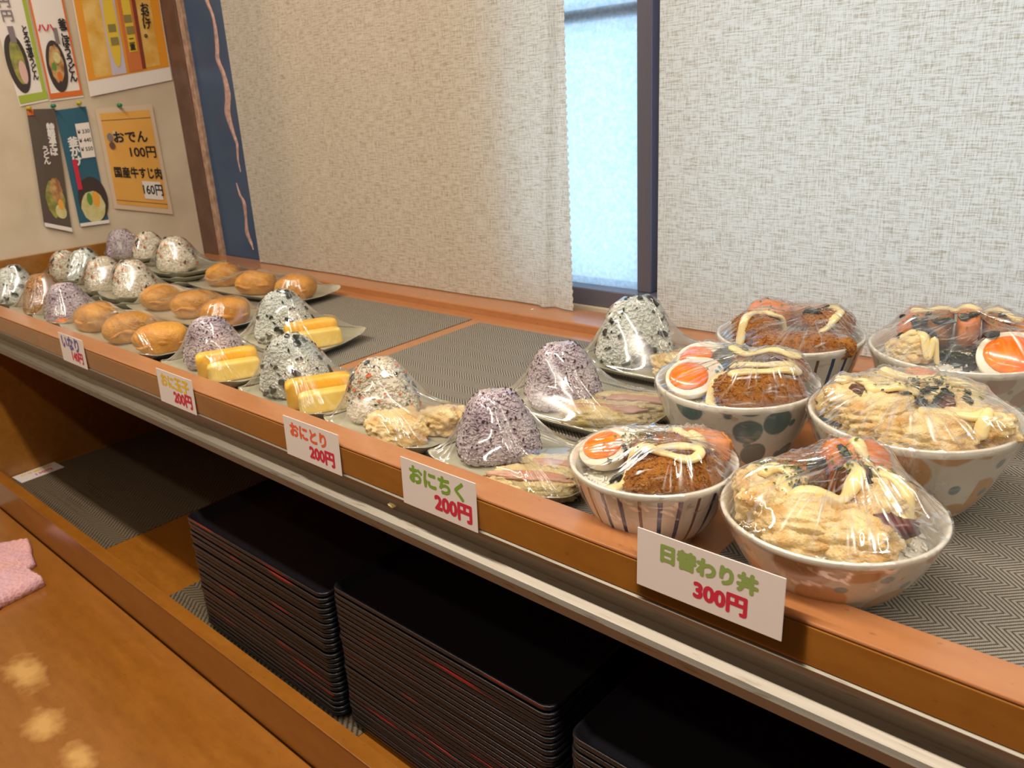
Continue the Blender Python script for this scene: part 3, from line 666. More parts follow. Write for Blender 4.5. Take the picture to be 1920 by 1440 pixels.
M_mayo = flat('mayonnaise', srgb(244, 224, 162), .22, Coat_Weight=.5)
M_sauce = flat('brown_sauce', srgb(88, 42, 22), .15, Coat_Weight=.6)
M_nori = flat('nori_seaweed', srgb(28, 34, 28), .35)
M_aonori = flat('green_laver_flakes', srgb(96, 116, 40), .7)
M_white = flat('boiled_egg_white', srgb(238, 228, 206), .28, Subsurface_Weight=.2, Subsurface_Radius=(.01, .008, .006)); M_white.node_tree.nodes['Principled BSDF'].inputs['Subsurface Scale'].default_value = .3
M_yolk = mottled('runny_yolk', srgb(250, 146, 22), srgb(242, 112, 12), 60, .18, Coat_Weight=.6)
M_squid = mottled('squid_tentacle', srgb(110, 50, 46), srgb(70, 28, 32), 60, .35)
M_bonito = mottled('carrot_orange_fritter', srgb(228, 142, 62), srgb(202, 108, 38), 60, .4, bs=.4, bscale=200)
def piece(name, dim, seed, mat, loc, rot, label, cat, amp=.12, freq=3.5, p=2.6, tilt=(0, 0), sub=4, fine=.03, group=None):
    if mat is M_temp: sub, fine, amp = 5, .055, amp*1.15
    o = obj(name, lumpy(dim, seed, amp, freq, p, sub, fine), mat, None, loc, (tilt[0], tilt[1], rot), True)
    if mat is M_katsu and sub > 3:
        v, f = [tuple(q.co) for q in o.data.vertices], [tuple(q.vertices) for q in o.data.polygons]
        kk = mat is M_katsu; P, N = sample_surface(v, f, 700, seed)
        c = obj('panko_crumbs' if kk else 'batter_bits', flakes(P-N*.0006, N, .0024, seed, .5, (1, 1.9)), mat, o); c['kind'] = 'stuff'
    return tag(o, label, cat, group)
def inari(x, y, z, rot, seed, label):
    v, f = superball(4, 2.7); dim = np.array([.086, .061, .053]); n = v.copy(); v = v*dim/2
    v[:, 2] *= 1-.25*(n[:, 0]**2); v[:, 1] *= 1+.06*np.sin(n[:, 0]*2)
    v *= (1+.045*wob(n, seed, 3.2)+.024*np.abs(wob(n, seed+1, 9))+.010*wob(n, seed+2, 22))[:, None]
    v[:, 2] += .006*np.maximum(0, n[:, 0]-.55); v[:, 2] = np.maximum(v[:, 2], -.022); v[:, 2] -= v[:, 2].min()
    o = obj('inari_sushi', (v, f), M_inari, None, (x, y, z), (0, 0, rot), True)
    pts = [(-.036+.072*k/14, -.0312+.004*math.sin(k*.9+seed)-.001, .020+.003*math.sin(k*.6+seed)) for k in range(15)]
    obj('pouch_fold', tube([(a, b+.0035, c) for a, b, c in pts], [.0016+.0022*math.sin(PI*k/14) for k in range(15)], 8), M_inari, o, smooth=True)
    return tag(o, label, 'inari sushi', 'inari sushi on the long plates')
def rounded(dim, p=6, seed=0, amp=.015, sub=4):
    v, f = superball(sub, p); n = v.copy(); v = v*np.array(dim)/2*(1+amp*wob(n, seed, 3)+amp*.4*wob(n, seed+1, 9))[:, None]; v[:, 2] -= v[:, 2].min(); return v, f
def omelette(x, y, z, rot, label, seed):
    """two slices side by side, the rear one higher"""
    c, s = math.cos(rot), math.sin(rot); out = []
    for k, (dx, dy, dz, dim, lb, m) in enumerate(((.0, .010, 0, (.086, .022, .040), 'rear', M_egg), (.008, -.0125, 0, (.074, .019, .028), 'front', M_eggc))):
        o = obj('omelette_slice', rounded(dim, 7, seed+k*9), m, None, (x+dx*c-dy*s, y+dx*s+dy*c, z), (0, 0, rot), True)
        if k == 0:
            sp = []
            for j in range(40): a = j*.36; rr = .0015+.00030*j; sp.append((dim[0]/2*.985, rr*.65*math.cos(a), dim[2]*.5+rr*math.sin(a)*1.0))
            obj('roll_line', tube(sp, .0005, 6), flat('omelette_brown_line', srgb(206, 140, 40), .5), o)
        out.append(tag(o, 'yellow rolled omelette slice, the %s one %s' % (lb, label), 'omelette', 'omelette slices'))
    return out
def egg_half(loc, rot, tilt, label, sc=1.0, yolk=.0155):
    seg, rg = 36, 12; V, F = [], []; a, b, c = .027*sc, .0205*sc, .0205*sc
    for j in range(rg+1):
        t = PI/2*j/rg
        for i in range(seg):
            u = 2*PI*i/seg; V.append((a*math.cos(u)*math.cos(t)*(1+.10*math.cos(u)), b*math.sin(u)*math.cos(t), -c*math.sin(t)))
    for j in range(rg):
        for i in range(seg): p0, p1 = j*seg+i, j*seg+(i+1) % seg; F.append((p0, p0+seg, p1+seg, p1))
    V2 = [(x*.97, y*.97, .0006) for x, y, z in V[:seg]]; k = len(V); V += V2
    F += [(i, (i+1) % seg, k+(i+1) % seg, k+i) for i in range(seg)]; F.append(tuple(range(k, k+seg)))
    o = obj('egg_half', (V, F), M_white, None, loc, (tilt[0], tilt[1], rot), True)
    v, f = ico(3); y = v*np.array([yolk*1.12*sc, yolk*sc, .0042*sc]); y[:, 2] = np.maximum(y[:, 2], -.0005)+.0004; y[:, 0] -= .003; y[:, 1] += .001
    y[:, :2] *= (1+.05*wob(v, 3, 4))[:, None]
    obj('yolk', (y, f), M_yolk, o, smooth=True)
    return tag(o, label, 'boiled egg', 'boiled egg halves in the bowls')
def chikuwa(x, y, z, rot, L, seed, label):
    """half a fish sausage in laver batter, hollow side up"""
    o = obj('chikuwa_tempura', lumpy((L, .031, .026), seed, .13, 4.2, 2.8, 5, .05), M_chik, None, (x, y, z), (.35, 0, rot), True)
    v, f = lumpy((L*.84, .012, .010), seed+50, .12, 5, 2.6, 4, .05); obj('pink_inside', (v+np.array([0, -.001, .0165]), f), M_pink, o, smooth=True)
    return tag(o, label, 'tempura', 'chikuwa tempura pieces')

# ------------------------------------------------------------------ cling film: a membrane stretched over the food
def bvh_of(objs):
    bpy.context.view_layer.update(); V, F = [], []
    def add(o):
        if o.type == 'MESH':
            k = len(V); mw = o.matrix_world
            V.extend(mw@v.co for v in o.data.vertices); F.extend(tuple(i+k for i in p.vertices) for p in o.data.polygons)
        for c in o.children:
            if c.name.split('.')[0] not in ('rice_grains', 'shiso_flakes', 'seaweed_crumbs', 'panko_crumbs', 'batter_bits'): add(c)
    for o in objs: add(o)
    return BVHTree.FromPolygons(V, F)
def drape(objs, frame, inside, rimz, ex, ey, pad=.0022, n=64, iters=260, sag=.02):
    """heights of a taut film over the food, on a grid in the local frame"""
    b = bvh_of(objs); xs = np.linspace(-ex, ex, n); ys = np.linspace(-ey, ey, n); dn = Vector((0, 0, -1)); inv = frame.inverted()
    H = np.full((n, n), -1.0); IN = np.zeros((n, n), bool); RZ = np.zeros((n, n))
    for j, y in enumerate(ys):
        for i, x in enumerate(xs):
            RZ[j, i] = rimz(x, y); IN[j, i] = inside(x, y)
            h = b.ray_cast(frame@Vector((x, y, .4)), dn)
            if h[0] is not None: H[j, i] = (inv@h[0]).z+pad
    Z = np.where(IN, np.maximum(H, RZ), RZ); obst = np.where(IN, H, -1)
    obst2 = obst.copy(); obst2[1:-1, 1:-1] = np.max([obst[1:-1, 1:-1], obst[:-2, 1:-1]-.001, obst[2:, 1:-1]-.001, obst[1:-1, :-2]-.001, obst[1:-1, 2:]-.001], axis=0)
    for k in range(iters):
        A = Z.copy(); A[1:-1, 1:-1] = .25*(Z[:-2, 1:-1]+Z[2:, 1:-1]+Z[1:-1, :-2]+Z[1:-1, 2:])
        Z = np.where(IN, np.maximum(A, obst2), RZ)
    pk = np.unravel_index(np.argmax(np.where(IN, Z, -9)), Z.shape)
    def at(x, y):
        fx = min(max((x+ex)/(2*ex)*(n-1), 0), n-1.001); fy = min(max((y+ey)/(2*ey)*(n-1), 0), n-1.001); i, j = int(fx), int(fy); a, c = fx-i, fy-j
        return (Z[j, i]*(1-a)+Z[j, i+1]*a)*(1-c)+(Z[j+1, i]*(1-a)+Z[j+1, i+1]*a)*c
    return at, (xs[pk[1]], ys[pk[0]])
def film_mesh(at, peak, bound, skirt, seed, seg=288, rings=30, amp=.0011, mat=None):
    r = np.random.default_rng(seed); V, F, UV, CR, CV = [], [], [], [], []; ns = len(skirt(0))
    ang = np.linspace(0, 2*PI, seg, endpoint=False)
    def ridges(lo, hi, k):
        c = np.zeros(seg)
        for q in range(k): c += np.sin(ang*r.integers(lo, hi)+r.uniform(0, 6.28))/k**.5
        return np.clip(c, 0, 2)**1.2
    env = .5+.5*np.sin(ang*r.integers(2, 5)+r.uniform(0, 6)); cre = ridges(7, 30, 10)*(.3+env); cre2 = ridges(16, 48, 10)*.8*(1.2-env)
    thr = []
    for q in range(64): thr.append((r.integers(0, seg), r.uniform(.0, .55), r.uniform(.5, 1.05), r.uniform(.5, 1.5)*amp*1.1, r.uniform(-.5, .5)))
    TH = np.zeros((rings, seg))
    for i0, t0, t1, h_, sl in thr:
        for j in range(rings):
            t = j/(rings-1)
            if t0 < t < t1:
                q = i0+sl*(t-t0)*seg*.07; k = int(q); e = h_*math.sin(PI*(t-t0)/(t1-t0))**.5
                TH[j, k % seg] += e*(1-q+k); TH[j, (k+1) % seg] += e*(q-k)
    for j in range(rings+len(skirt(0))):
        for i, a in enumerate(ang):
            bx, by, bz = bound(a)
            if j < rings:
                t = (j/(rings-1))**.9; tw = a
                x, y = peak[0]+(bx-peak[0])*t, peak[1]+(by-peak[1])*t
                w = min(1, t*1.6)*(1.15-t*.55); w2 = max(0, t*1.5-.5); z = at(x, y)*(1-t**14)+bz*t**14+amp*(cre[i]*w+cre2[i]*w2)+TH[j, i]
            else:
                x, y, z = skirt(a)[j-rings]; o = amp*.9*cre[i]; l = math.hypot(x, y); x += x/l*o; y += y/l*o
            V.append((x, y, z)); CR.append((TH[j, i]/amp*.75+max(0, cre[i]-.9)*.25)*min(1, t*2.2) if j < rings else max(0, cre[i]-.7)*.4*(1-(j-rings+1)/ns)); CV.append(1 if j < rings else 1-(j-rings+1)/ns)
    m = rings+len(skirt(0))
    for j in range(m-1):
        for i in range(seg): a, b = j*seg+i, j*seg+(i+1) % seg; F.append((a, a+seg, b+seg, b)); u0, u1 = i/seg, (i+1)/seg; v0, v1 = j/m, (j+1)/m; UV += [(u0, v0), (u0, v1), (u1, v1), (u1, v0)]
    me = bpy.data.meshes.new('film'); me.from_pydata(V, [], F); uv = me.uv_layers.new(name='UVMap')
    uv.data.foreach_set('uv', np.array(UV).ravel()); me.polygons.foreach_set('use_smooth', [True]*len(F)); me.materials.append(mat or M_film); me.attributes.new('crease', 'FLOAT', 'POINT').data.foreach_set('value', np.array(CR, dtype=np.float32)); me.attributes.new('cover', 'FLOAT', 'POINT').data.foreach_set('value', np.array(CV, dtype=np.float32)); me.update(); return me
def wrap_plate(pl, foods, label, seed, amp=.0010, fine=True):
    lx, ly = pl['lx'], pl['ly']; bpy.context.view_layer.update(); fr_ = pl.matrix_world.copy()
    inside = lambda x, y: (abs(x)/(lx/2))**10+(abs(y)/(ly/2))**10 < .97
    rz = lambda x, y: rim_z(max(-lx/2, min(lx/2, x)), max(-ly/2, min(ly/2, y)), lx, ly)+.0006
    at, pk = drape(foods+[pl], fr_, inside, rz, lx/2*1.03, ly/2*1.03, n=56 if fine else 36, iters=240 if fine else 110)
    def bound(a):
        c, s = sup(a, 10); return c*lx/2*1.006, s*ly/2*1.006, rim_z(c*lx/2, s*ly/2, lx, ly)+.0010
    def skirt(a):
        c, s = sup(a, 10); x, y = c*lx/2, s*ly/2; rz_ = rim_z(x, y, lx, ly); return [(x*1.012, y*1.012, rz_*.9), (x*.985, y*.985, rz_*.62+.0004), (x*.90, y*.90, .0022)]
    o = obj('plastic_wrap', film_mesh(at, pk, bound, skirt, seed, 300 if fine else 160, 30 if fine else 20, amp), None, None, pl.location, pl.rotation_euler)
    return tag(o, label, 'plastic wrap', 'cling film sheets over the plates and bowls')

ZF = MT+PF
R_ = math.radians
# front row
A = plate(-1.085, .580, .190, .128, R_(3), 'celadon plate with purple onigiri and omelette')
f1 = [rice_ball('purple', -1.118, .578, ZF, R_(28), 'purple shiso onigiri beside thick omelette slices, above the yellow-lettered card', 1.03)]+omelette(-1.052, .560, ZF, R_(62), 'beside the purple onigiri', 3)
wrap_plate(A, f1, 'cling film over the purple onigiri and omelette', 101)
A = plate(-.870, .580, .184, .128, R_(2), 'celadon plate with front seaweed onigiri and omelette')
f1 = [rice_ball('wakame', -.905, .575, ZF, R_(20), 'white seaweed-flecked onigiri with omelette in the front row', 1.06)]+omelette(-.830, .562, ZF, R_(58), 'beside the front-row seaweed onigiri', 13)
wrap_plate(A, f1, 'cling film over the front seaweed onigiri', 102, .0014)
A = plate(-.689, .580, .168, .128, R_(1), 'celadon plate with carrot-flecked onigiri and chicken tempura')
f1 = [rice_ball('mixed', -.735, .586, ZF, R_(40), 'rice ball flecked with carrot and seaweed, front row above orange-lettered card', 1.0),
      piece('chicken_tempura', (.056, .040, .034), 61, M_temp, (-.668, .546, ZF), R_(40), 'pale chicken tempura lump in front of the carrot-flecked onigiri', 'tempura', .13, 3.2, 3, group='chicken tempura pieces'),
      piece('chicken_tempura', (.050, .040, .032), 67, M_temp, (-.640, .600, ZF), R_(10), 'pale chicken tempura lump at the right end of the carrot onigiri plate', 'tempura', .13, 3.2, 3, group='chicken tempura pieces')]
wrap_plate(A, f1, 'cling film over the carrot-flecked onigiri and chicken', 103, .0012)
A = plate(-.503, .580, .180, .128, R_(-1), 'celadon plate with purple onigiri and chikuwa, nearest the striped bowl')
f1 = [rice_ball('purple', -.542, .583, ZF, R_(48), 'purple shiso onigiri with chikuwa tempura, front row next to the bowls', 1.0),
      chikuwa(-.462, .540, ZF, R_(28), .088, 71, 'laver-battered chikuwa tempura at the front of the near purple onigiri plate'), chikuwa(-.452, .580, ZF, R_(24), .078, 73, 'laver-battered chikuwa tempura at the rear of the near purple onigiri plate')]
wrap_plate(A, f1, 'cling film over the purple onigiri nearest the bowls', 104, .0014)
# inari plates
def inari_plate(cx, cy, lx, xs, name, seed, rot=0):
    pl = plate(cx, cy, lx, .130, rot, 'long celadon plate of three inari, %s' % name); fs = []
    for k, (x, y, rr) in enumerate(xs): fs.append(inari(x, y, ZF, rr, seed+k*5, '%s inari pouch on the long plate, %s' % (('left', 'middle', 'right')[k], name)))
    wrap_plate(pl, fs, 'cling film over the three inari, %s' % name, seed, .0010)
inari_plate(-1.405, .580, .365, [(-1.535, .572, R_(12)), (-1.398, .572, R_(75)), (-1.278, .570, R_(60))], 'front row', 201)
inari_plate(-1.452, .727, .345, [(-1.570, .724, R_(80)), (-1.452, .728, R_(60)), (-1.333, .724, R_(65))], 'middle row', 221, R_(1))
inari_plate(-1.515, .915, .385, [(-1.655, .912, R_(40)), (-1.510, .900, R_(40)), (-1.388, .915, R_(35))], 'back row', 241, R_(5))
# second row
A = plate(-1.112, .728, .190, .140, R_(11), 'celadon plate with seaweed onigiri and omelette behind the front row')
f1 = [rice_ball('wakame', -1.145, .722, ZF, R_(32), 'white seaweed-flecked onigiri with omelette in the second row', 1.08)]+omelette(-1.075, .728, ZF, R_(62), 'beside the second-row seaweed onigiri', 23)
wrap_plate(A, f1, 'cling film over the second-row seaweed onigiri', 105, .0012)
A = plate(-.545, .742, .200, .135, R_(-2), 'celadon plate with purple onigiri and chikuwa behind the striped bowl')
f1 = [rice_ball('purple', -.578, .744, ZF, R_(52), 'purple shiso onigiri in the second row on the bare placemat', 1.04),
      chikuwa(-.505, .722, ZF, R_(30), .098, 81, 'laver-battered chikuwa tempura at the front of the second-row purple onigiri plate'), chikuwa(-.492, .765, ZF, R_(26), .09, 83, 'laver-battered chikuwa tempura at the rear of the second-row purple onigiri plate')]
wrap_plate(A, f1, 'cling film over the second-row purple onigiri', 106, .0013)
A = plate(-.560, .928, .190, .140, R_(-1), 'celadon plate with seaweed onigiri at the back, before the window')
f1 = [rice_ball('wakame', -.592, .925, ZF, R_(58), 'white seaweed-flecked onigiri at the back in front of the window mullion', 1.17, 0),
      piece('tempura_fritter', (.060, .038, .030), 91, M_temp, (-.518, .912, ZF), R_(30), 'golden tempura fritter in front beside the window onigiri', 'tempura', .13), chikuwa(-.506, .955, ZF, R_(25), .08, 93, 'laver-battered chikuwa tempura behind the fritter by the window onigiri')]
wrap_plate(A, f1, 'cling film over the seaweed onigiri by the window', 107, .0016)
# far left cluster
def far_plate(cx, cy, lx, ly, raise_n, balls, lab, seed):
    for k in range(raise_n): plate(cx, cy, lx, ly, 0, 'empty plate stacked under the plate with %s' % lab, MT+k*.0115, 'stacked plates at the far left')
    z = MT+raise_n*.0115; pl = plate(cx, cy, lx, ly, 0, 'small celadon plate with %s' % lab, z)
    fs = [rice_ball(k, x, y, z+PF, rr, l, sc) for k, x, y, rr, l, sc in balls]
    wrap_plate(pl, fs, 'cling film over %s' % lab, seed, .0012, False); return pl
far_plate(-1.655, .580, .116, .128, 0, [('purple', -1.660, .572, R_(50), 'purple onigiri in the front row left of the inari', .98)], 'the purple onigiri left of the inari', 301)
obj_p = piece('pink_pickle', (.030, .018, .016), 5, M_bonito, (-1.628, .541, ZF), R_(20), 'salmon-pink morsel in front of the purple onigiri left of the inari', 'salmon')
far_plate(-1.785, .580, .116, .128, 0, [('brown', -1.788, .574, R_(60), 'brown seasoned-rice onigiri in the front row', 1.0)], 'the brown seasoned onigiri', 302)
far_plate(-1.958, .582, .125, .128, 0, [('wakame', -1.962, .575, R_(55), 'seaweed-flecked onigiri cut by the left photo edge', 1.0)], 'the onigiri at the left photo edge', 303)
far_plate(-1.695, .728, .116, .128, 1, [('mixed', -1.695, .724, R_(45), 'carrot-flecked onigiri just left of the middle-row inari', 1.0)], 'the carrot onigiri by the middle inari', 304)
far_plate(-1.822, .728, .116, .128, 1, [('mixed', -1.822, .716, R_(60), 'carrot-flecked onigiri in the far-left middle row, left of another alike', .98)], 'the far carrot onigiri', 305)
far_plate(-1.962, .720, .158, .128, 2, [('mixed', -2.006, .706, R_(85), 'pale brown-flecked onigiri beside the end board', .84), ('wakame', -1.920, .716, R_(70), 'seaweed onigiri right of the one beside the end board', .92)], 'the pair of onigiri beside the end board', 306)
far_plate(-1.953, .870, .170, .13, 4, [('purple', -1.996, .845, R_(80), 'purple onigiri on the raised plate below the posters', .90), ('mixed', -1.915, .870, R_(85), 'small flecked onigiri beside the raised purple one', .84)], 'the purple onigiri below the posters', 307)
far_plate(-1.792, .895, .150, .14, 2, [('mixed', -1.815, .885, R_(35), 'carrot-flecked onigiri on the rear plate in front of the corner post', 1.04)], 'the onigiri before the corner post', 308)

# ------------------------------------------------------------------ bowls
def bowl_mat(kind):
    t = NT('glaze_'+kind); tc = t.n('ShaderNodeTexCoord'); sp = t.n('ShaderNodeSeparateXYZ'); t.l(tc.outputs['Object'], sp.inputs[0])
    x, y, z = sp.outputs; ang = t.math('ARCTAN2', y, x); rad = t.math('SQRT', t.math('ADD', t.math('MULTIPLY', x, x), t.math('MULTIPLY', y, y)))
    sg = t.n('ShaderNodeSeparateXYZ'); t.l(tc.outputs['Generated'], sg.inputs[0]); gz = sg.outputs[2]
    base = t.mix(t.ramp(t.noise(tc.outputs['Object'], 40, 3), .3, .7), srgb(232, 227, 214), srgb(222, 215, 198))
    g = t.n('ShaderNodeNewGeometry'); nz = t.n('ShaderNodeVectorMath', operation='DOT_PRODUCT'); t.l(g.outputs['Normal'], nz.inputs[0]); nz.inputs[1].default_value = (0, 0, 1)
    outer = t.math('LESS_THAN', nz.outputs['Value'], .12)
    jit = t.math('MULTIPLY', t.noise(tc.outputs['Object'], 60, 2), .08)
    if kind == 'stripes':
        u = t.math('ADD', t.math('MULTIPLY', ang, 27/(2*PI)), jit); fr_ = t.math('FLOORED_MODULO', u, 1.0); idx = t.math('FLOORED_MODULO', t.math('FLOOR', u), 3.0)
        thin = t.math('LESS_THAN', idx, .5)
        wd = t.math('SUBTRACT', .125, t.math('MULTIPLY', thin, .035))
        on = t.math('LESS_THAN', t.math('ABSOLUTE', t.math('SUBTRACT', fr_, .5)), wd)
        band = t.math('MULTIPLY', t.math('LESS_THAN', gz, t.math('ADD', .885, t.math('MULTIPLY', jit, .5))), t.math('GREATER_THAN', gz, .13))
        col = t.mix(thin, srgb(44, 62, 112), srgb(122, 88, 70))
        c = t.mix(t.math('MULTIPLY', t.math('MULTIPLY', on, band), outer), base, col)
    else:
        cm = t.n('ShaderNodeCombineXYZ'); t.l(t.math('MULTIPLY', ang, 1.0), cm.inputs[0]); t.l(t.math('MULTIPLY', gz, 1.25), cm.inputs[1])
        def blotch(scale, thr, off):
            mp = t.n('ShaderNodeMapping'); mp.inputs['Location'].default_value = (off, off*.7, 0); mp.inputs['Rotation'].default_value = (0, 0, .5); t.l(cm.outputs[0], mp.inputs[0])
            vo = t.n('ShaderNodeTexVoronoi', voronoi_dimensions='2D'); vo.inputs['Scale'].default_value = scale; vo.inputs['Randomness'].default_value = .8; t.l(mp.outputs[0], vo.inputs['Vector'])
            return t.ramp(t.math('ADD', vo.outputs['Distance'], t.math('MULTIPLY', jit, .9)), thr+.03, thr-.01)
        low_ = t.math('LESS_THAN', gz, .92)
        cols = {'teal': ((1.7, .36, srgb(66, 108, 112), 0.3), (2.2, .14, srgb(92, 132, 132), 2.1)), 'flower': ((1.35, .40, srgb(208, 156, 96), 0.9), (1.9, .15, srgb(120, 146, 152), 1.7)), 'pink': ((1.6, .28, srgb(206, 180, 166), 2.2), (2.0, .10, srgb(190, 182, 170), .4))}[kind]
        c = base
        for sc, thr, col, off in cols: c = t.mix(t.math('MULTIPLY', t.math('MULTIPLY', blotch(sc, thr, off), outer), t.math('MULTIPLY', low_, .85)), c, col)
    t.set(Base_Color=c, Roughness=.2, Coat_Weight=.4, Coat_Roughness=.12); return t.m
BM = {k: bowl_mat(k) for k in ('stripes', 'teal', 'flower', 'pink')}
def bowl_prof(D, h):
    R = D/2; o = [(.036, 0), (.0385, .0), (.0385, .006), (.040, .0075)]
    for k in range(1, 15):
        t = k/14; o.append((.040+(R-.040)*(t**.72), .0075+(h-.0075)*t**1.28))
    outer = o[:]; inner = [(R-.0008, h+.0012), (R-.0030, h+.0010)]
    for k in range(13, -1, -1):
        t = k/14; inner.append((max(.001, .036+(R-.0045-.036)*(t**.72)) if k else .03, .0125+(h-.0125)*t**1.28))
    return outer, inner
TAN = None
class Bowl:
    def __init__(s, x, y, D, rim, kind, label, rot=0.0):
        s.c = Vector((x, y, MT)); s.D = D; s.h = rim-MT; o, i = bowl_prof(D, s.h); s.outer = o
        s.root = obj('rice_bowl', lathe(o+i, 96), BM[kind], None, s.c, (0, 0, rot), True); tag(s.root, label, 'bowl', 'donburi bowls on the display shelf')
        d = Vector((x, y, 0)).normalized(); s.A = d; s.R = Vector((d.y, -d.x, 0)); s.rim = rim; s.items = []; s.az = math.atan2(s.R.y, s.R.x)
    def P(s, a, b, z): q = s.c+s.R*a+s.A*b; return (q.x, q.y, s.rim+z)
    def rice(s, lab, mound=.006, drop=.020, seed=1, n=420):
        rin = lambda z: .036+(s.D/2-.0405)*max(0, (z-.0125)/(s.h-.0125))**(.72/1.28); R = rin(s.h-drop)-.0012; Rb = rin(s.h-drop-.011)-.003; V, F = [], []; seg, rg = 48, 9; r = np.random.default_rng(seed)
        for j in range(rg+1):
            t = j/rg
            for i in range(seg): a = 2*PI*i/seg; V.append((R*t*math.cos(a), R*t*math.sin(a), mound*(1-t*t)+.0015*math.sin(a*3+t*9)*t))
        for j in range(rg):
            for i in range(seg): a, b = j*seg+i, j*seg+(i+1) % seg; F.append((a, a+seg, b+seg, b))
        V += [(x/R*Rb, y/R*Rb, -.011) for x, y, z in V[-seg:]]; k = rg*seg; F += [(k+i, k+seg+i, k+seg+(i+1) % seg, k+(i+1) % seg) for i in range(seg)]; 
        o = obj('steamed_rice', (V, F), protos_rice, None, (s.c.x, s.c.y, s.rim-drop), smooth=True); tag(o, 'steamed white rice %s' % lab, 'rice', None, 'stuff')
        V = np.array(V); T = [q[:3] for q in F[:rg*seg]]+[(q[0], q[2], q[3]) for q in F[:rg*seg]]; P, N = sample_surface(V, T, n, seed); N[:, 2] = np.abs(N[:, 2])
        g = obj('rice_grains', grains(P, N, .0066, .0030, seed, .5), protos_rice, o, smooth=True); g['kind'] = 'stuff'
        s.items.append(o)
    def add(s, o): s.items.append(o); return o
    def piece(s, name, dim, seed, mat, a, b, z, rot, label, cat, tilt=(0, 0), **k): return s.add(piece(name, dim, seed, mat, s.P(a, b, z), s.az+rot, label, cat, tilt=tilt, **k))
    def egg(s, a, b, z, rot, tilt, label, sc=1.0): return s.add(egg_half(s.P(a, b, z), s.az+rot, tilt, label, sc))
    def drape_path(s, pts, n=70, lift=.002, maxd=.03):
        bv = bvh_of(s.items+[s.root]); out = []
        for a, b in smooth_path(pts, n):
            q = s.c+s.R*a+s.A*b; h = bv.ray_cast(Vector((q.x, q.y, s.rim+.15)), Vector((0, 0, -1))); out.append((q.x, q.y, (h[0].z if h[0] else s.rim-.01)+lift))
        P = np.array(out); z = P[:, 2].copy()
        for k in range(40): z[1:-1] = np.maximum(P[1:-1, 2]-.0012, .25*z[:-2]+.5*z[1:-1]+.25*z[2:])
        for k in range(6): z[1:-1] = .25*z[:-2]+.5*z[1:-1]+.25*z[2:]
        P[:, 2] = z; return P
    def mayo(s, pts, label, r=.0036, mat=None, name='mayonnaise', flat_=.62, lift=.0018, cat='mayonnaise'):
        P = s.drape_path(pts, 18*len(pts), lift); n = len(P); rr = [r*1.25*(.90+.14*math.sin(i*.16)+.05*math.sin(i*.41))*min(1, .35+i/4, .35+(n-1-i)/4) for i in range(n)]
        c = P.mean(0); o = obj(name, tube((P-c), rr, 10, flat_), mat or M_mayo, None, c, smooth=True); s.items.append(o); return tag(o, label, cat)
    def sprinkle(s, a, b, ra, rb, n, size, mat, label, seed, name='laver_flakes', asp=(1, 2.2), cat='seaweed'):
        bv = bvh_of(s.items+[s.root]); r = np.random.default_rng(seed); P, N = [], []
        for k in range(n):
            q = s.c+s.R*(a+r.normal()*ra)+s.A*(b+r.normal()*rb); 
            if math.hypot(q.x-s.c.x, q.y-s.c.y) > s.D/2-.01: continue
            h = bv.ray_cast(Vector((q.x, q.y, s.rim+.15)), Vector((0, 0, -1)))
            if h[0]: P.append(np.array(h[0])+np.array([0, 0, .0008])); N.append(np.array(h[1]) if h[1].z > 0 else -np.array(h[1]))
        P = np.array(P); c = P.mean(0); o = obj(name, flakes(P-c, N, size, seed, asp=asp), mat, None, c); s.items.append(o); return tag(o, label, cat, None, 'stuff')
    def wrap(s, label, seed, amp=.0014):
        R = s.D/2; fr_ = Matrix.Translation(s.c); h = s.h; prof = s.outer
        at, pk = drape(s.items, fr_, lambda x, y: math.hypot(x, y) < R*.985, lambda x, y: h+.0016, R*1.02, R*1.02, n=64, iters=170, pad=.0018)
        pk = (pk[0]*.6, pk[1]*.6); bound = lambda a: (R*1.006*math.cos(a), R*1.006*math.sin(a), h+.002)
        po = [(r_+.0009, z) for r_, z in prof if z > h*.35][::-1]; po[-1] = (po[-1][0]-.0016, po[-1][1]); po[0] = (po[0][0]+.0004, po[0][1]-.001)
        skirt = lambda a: [(r_*math.cos(a), r_*math.sin(a), z) for r_, z in po]
        o = obj('plastic_wrap', film_mesh(at, pk, bound, skirt, seed, 320, 34, amp, M_film_bowl), None, None, s.c); return tag(o, label, 'plastic wrap', 'cling film sheets over the plates and bowls')
protos_rice = rice_mat('steamed_rice', srgb(232, 228, 214), srgb(220, 214, 196), srgb(240, 236, 224), .6)

KC = 'cutlet'
# front left: striped bowl of panko cutlet, egg at the left
b = Bowl(-.338, .556, .143, .043, 'stripes', 'striped bowl of breaded cutlet at the front left', .12)
b.rice('in the front striped bowl', .006, .020, 1)
b.egg(-.040, .012, .005, -.1, (.40, -.30), 'egg half with orange yolk in the front striped bowl', 1.05)
b.piece('breaded_cutlet', (.078, .036, .034), 401, M_katsu, .020, -.030, -.014, .35, 'golden breaded cutlet at the front of the front striped bowl', KC, (-.25, 0), amp=.06, p=3.2, fine=.02)
b.piece('breaded_cutlet', (.060, .034, .032), 405, M_katsu, .012, .012, -.012, .2, 'golden breaded cutlet in the middle of the front striped bowl', KC, (-.1, 0), amp=.06, p=3.2, fine=.02)
b.piece('orange_fritter', (.046, .026, .030), 409, M_bonito, .044, .026, -.012, -.3, 'orange fritter at the right rear of the front striped bowl', 'fritter', amp=.08, p=3)
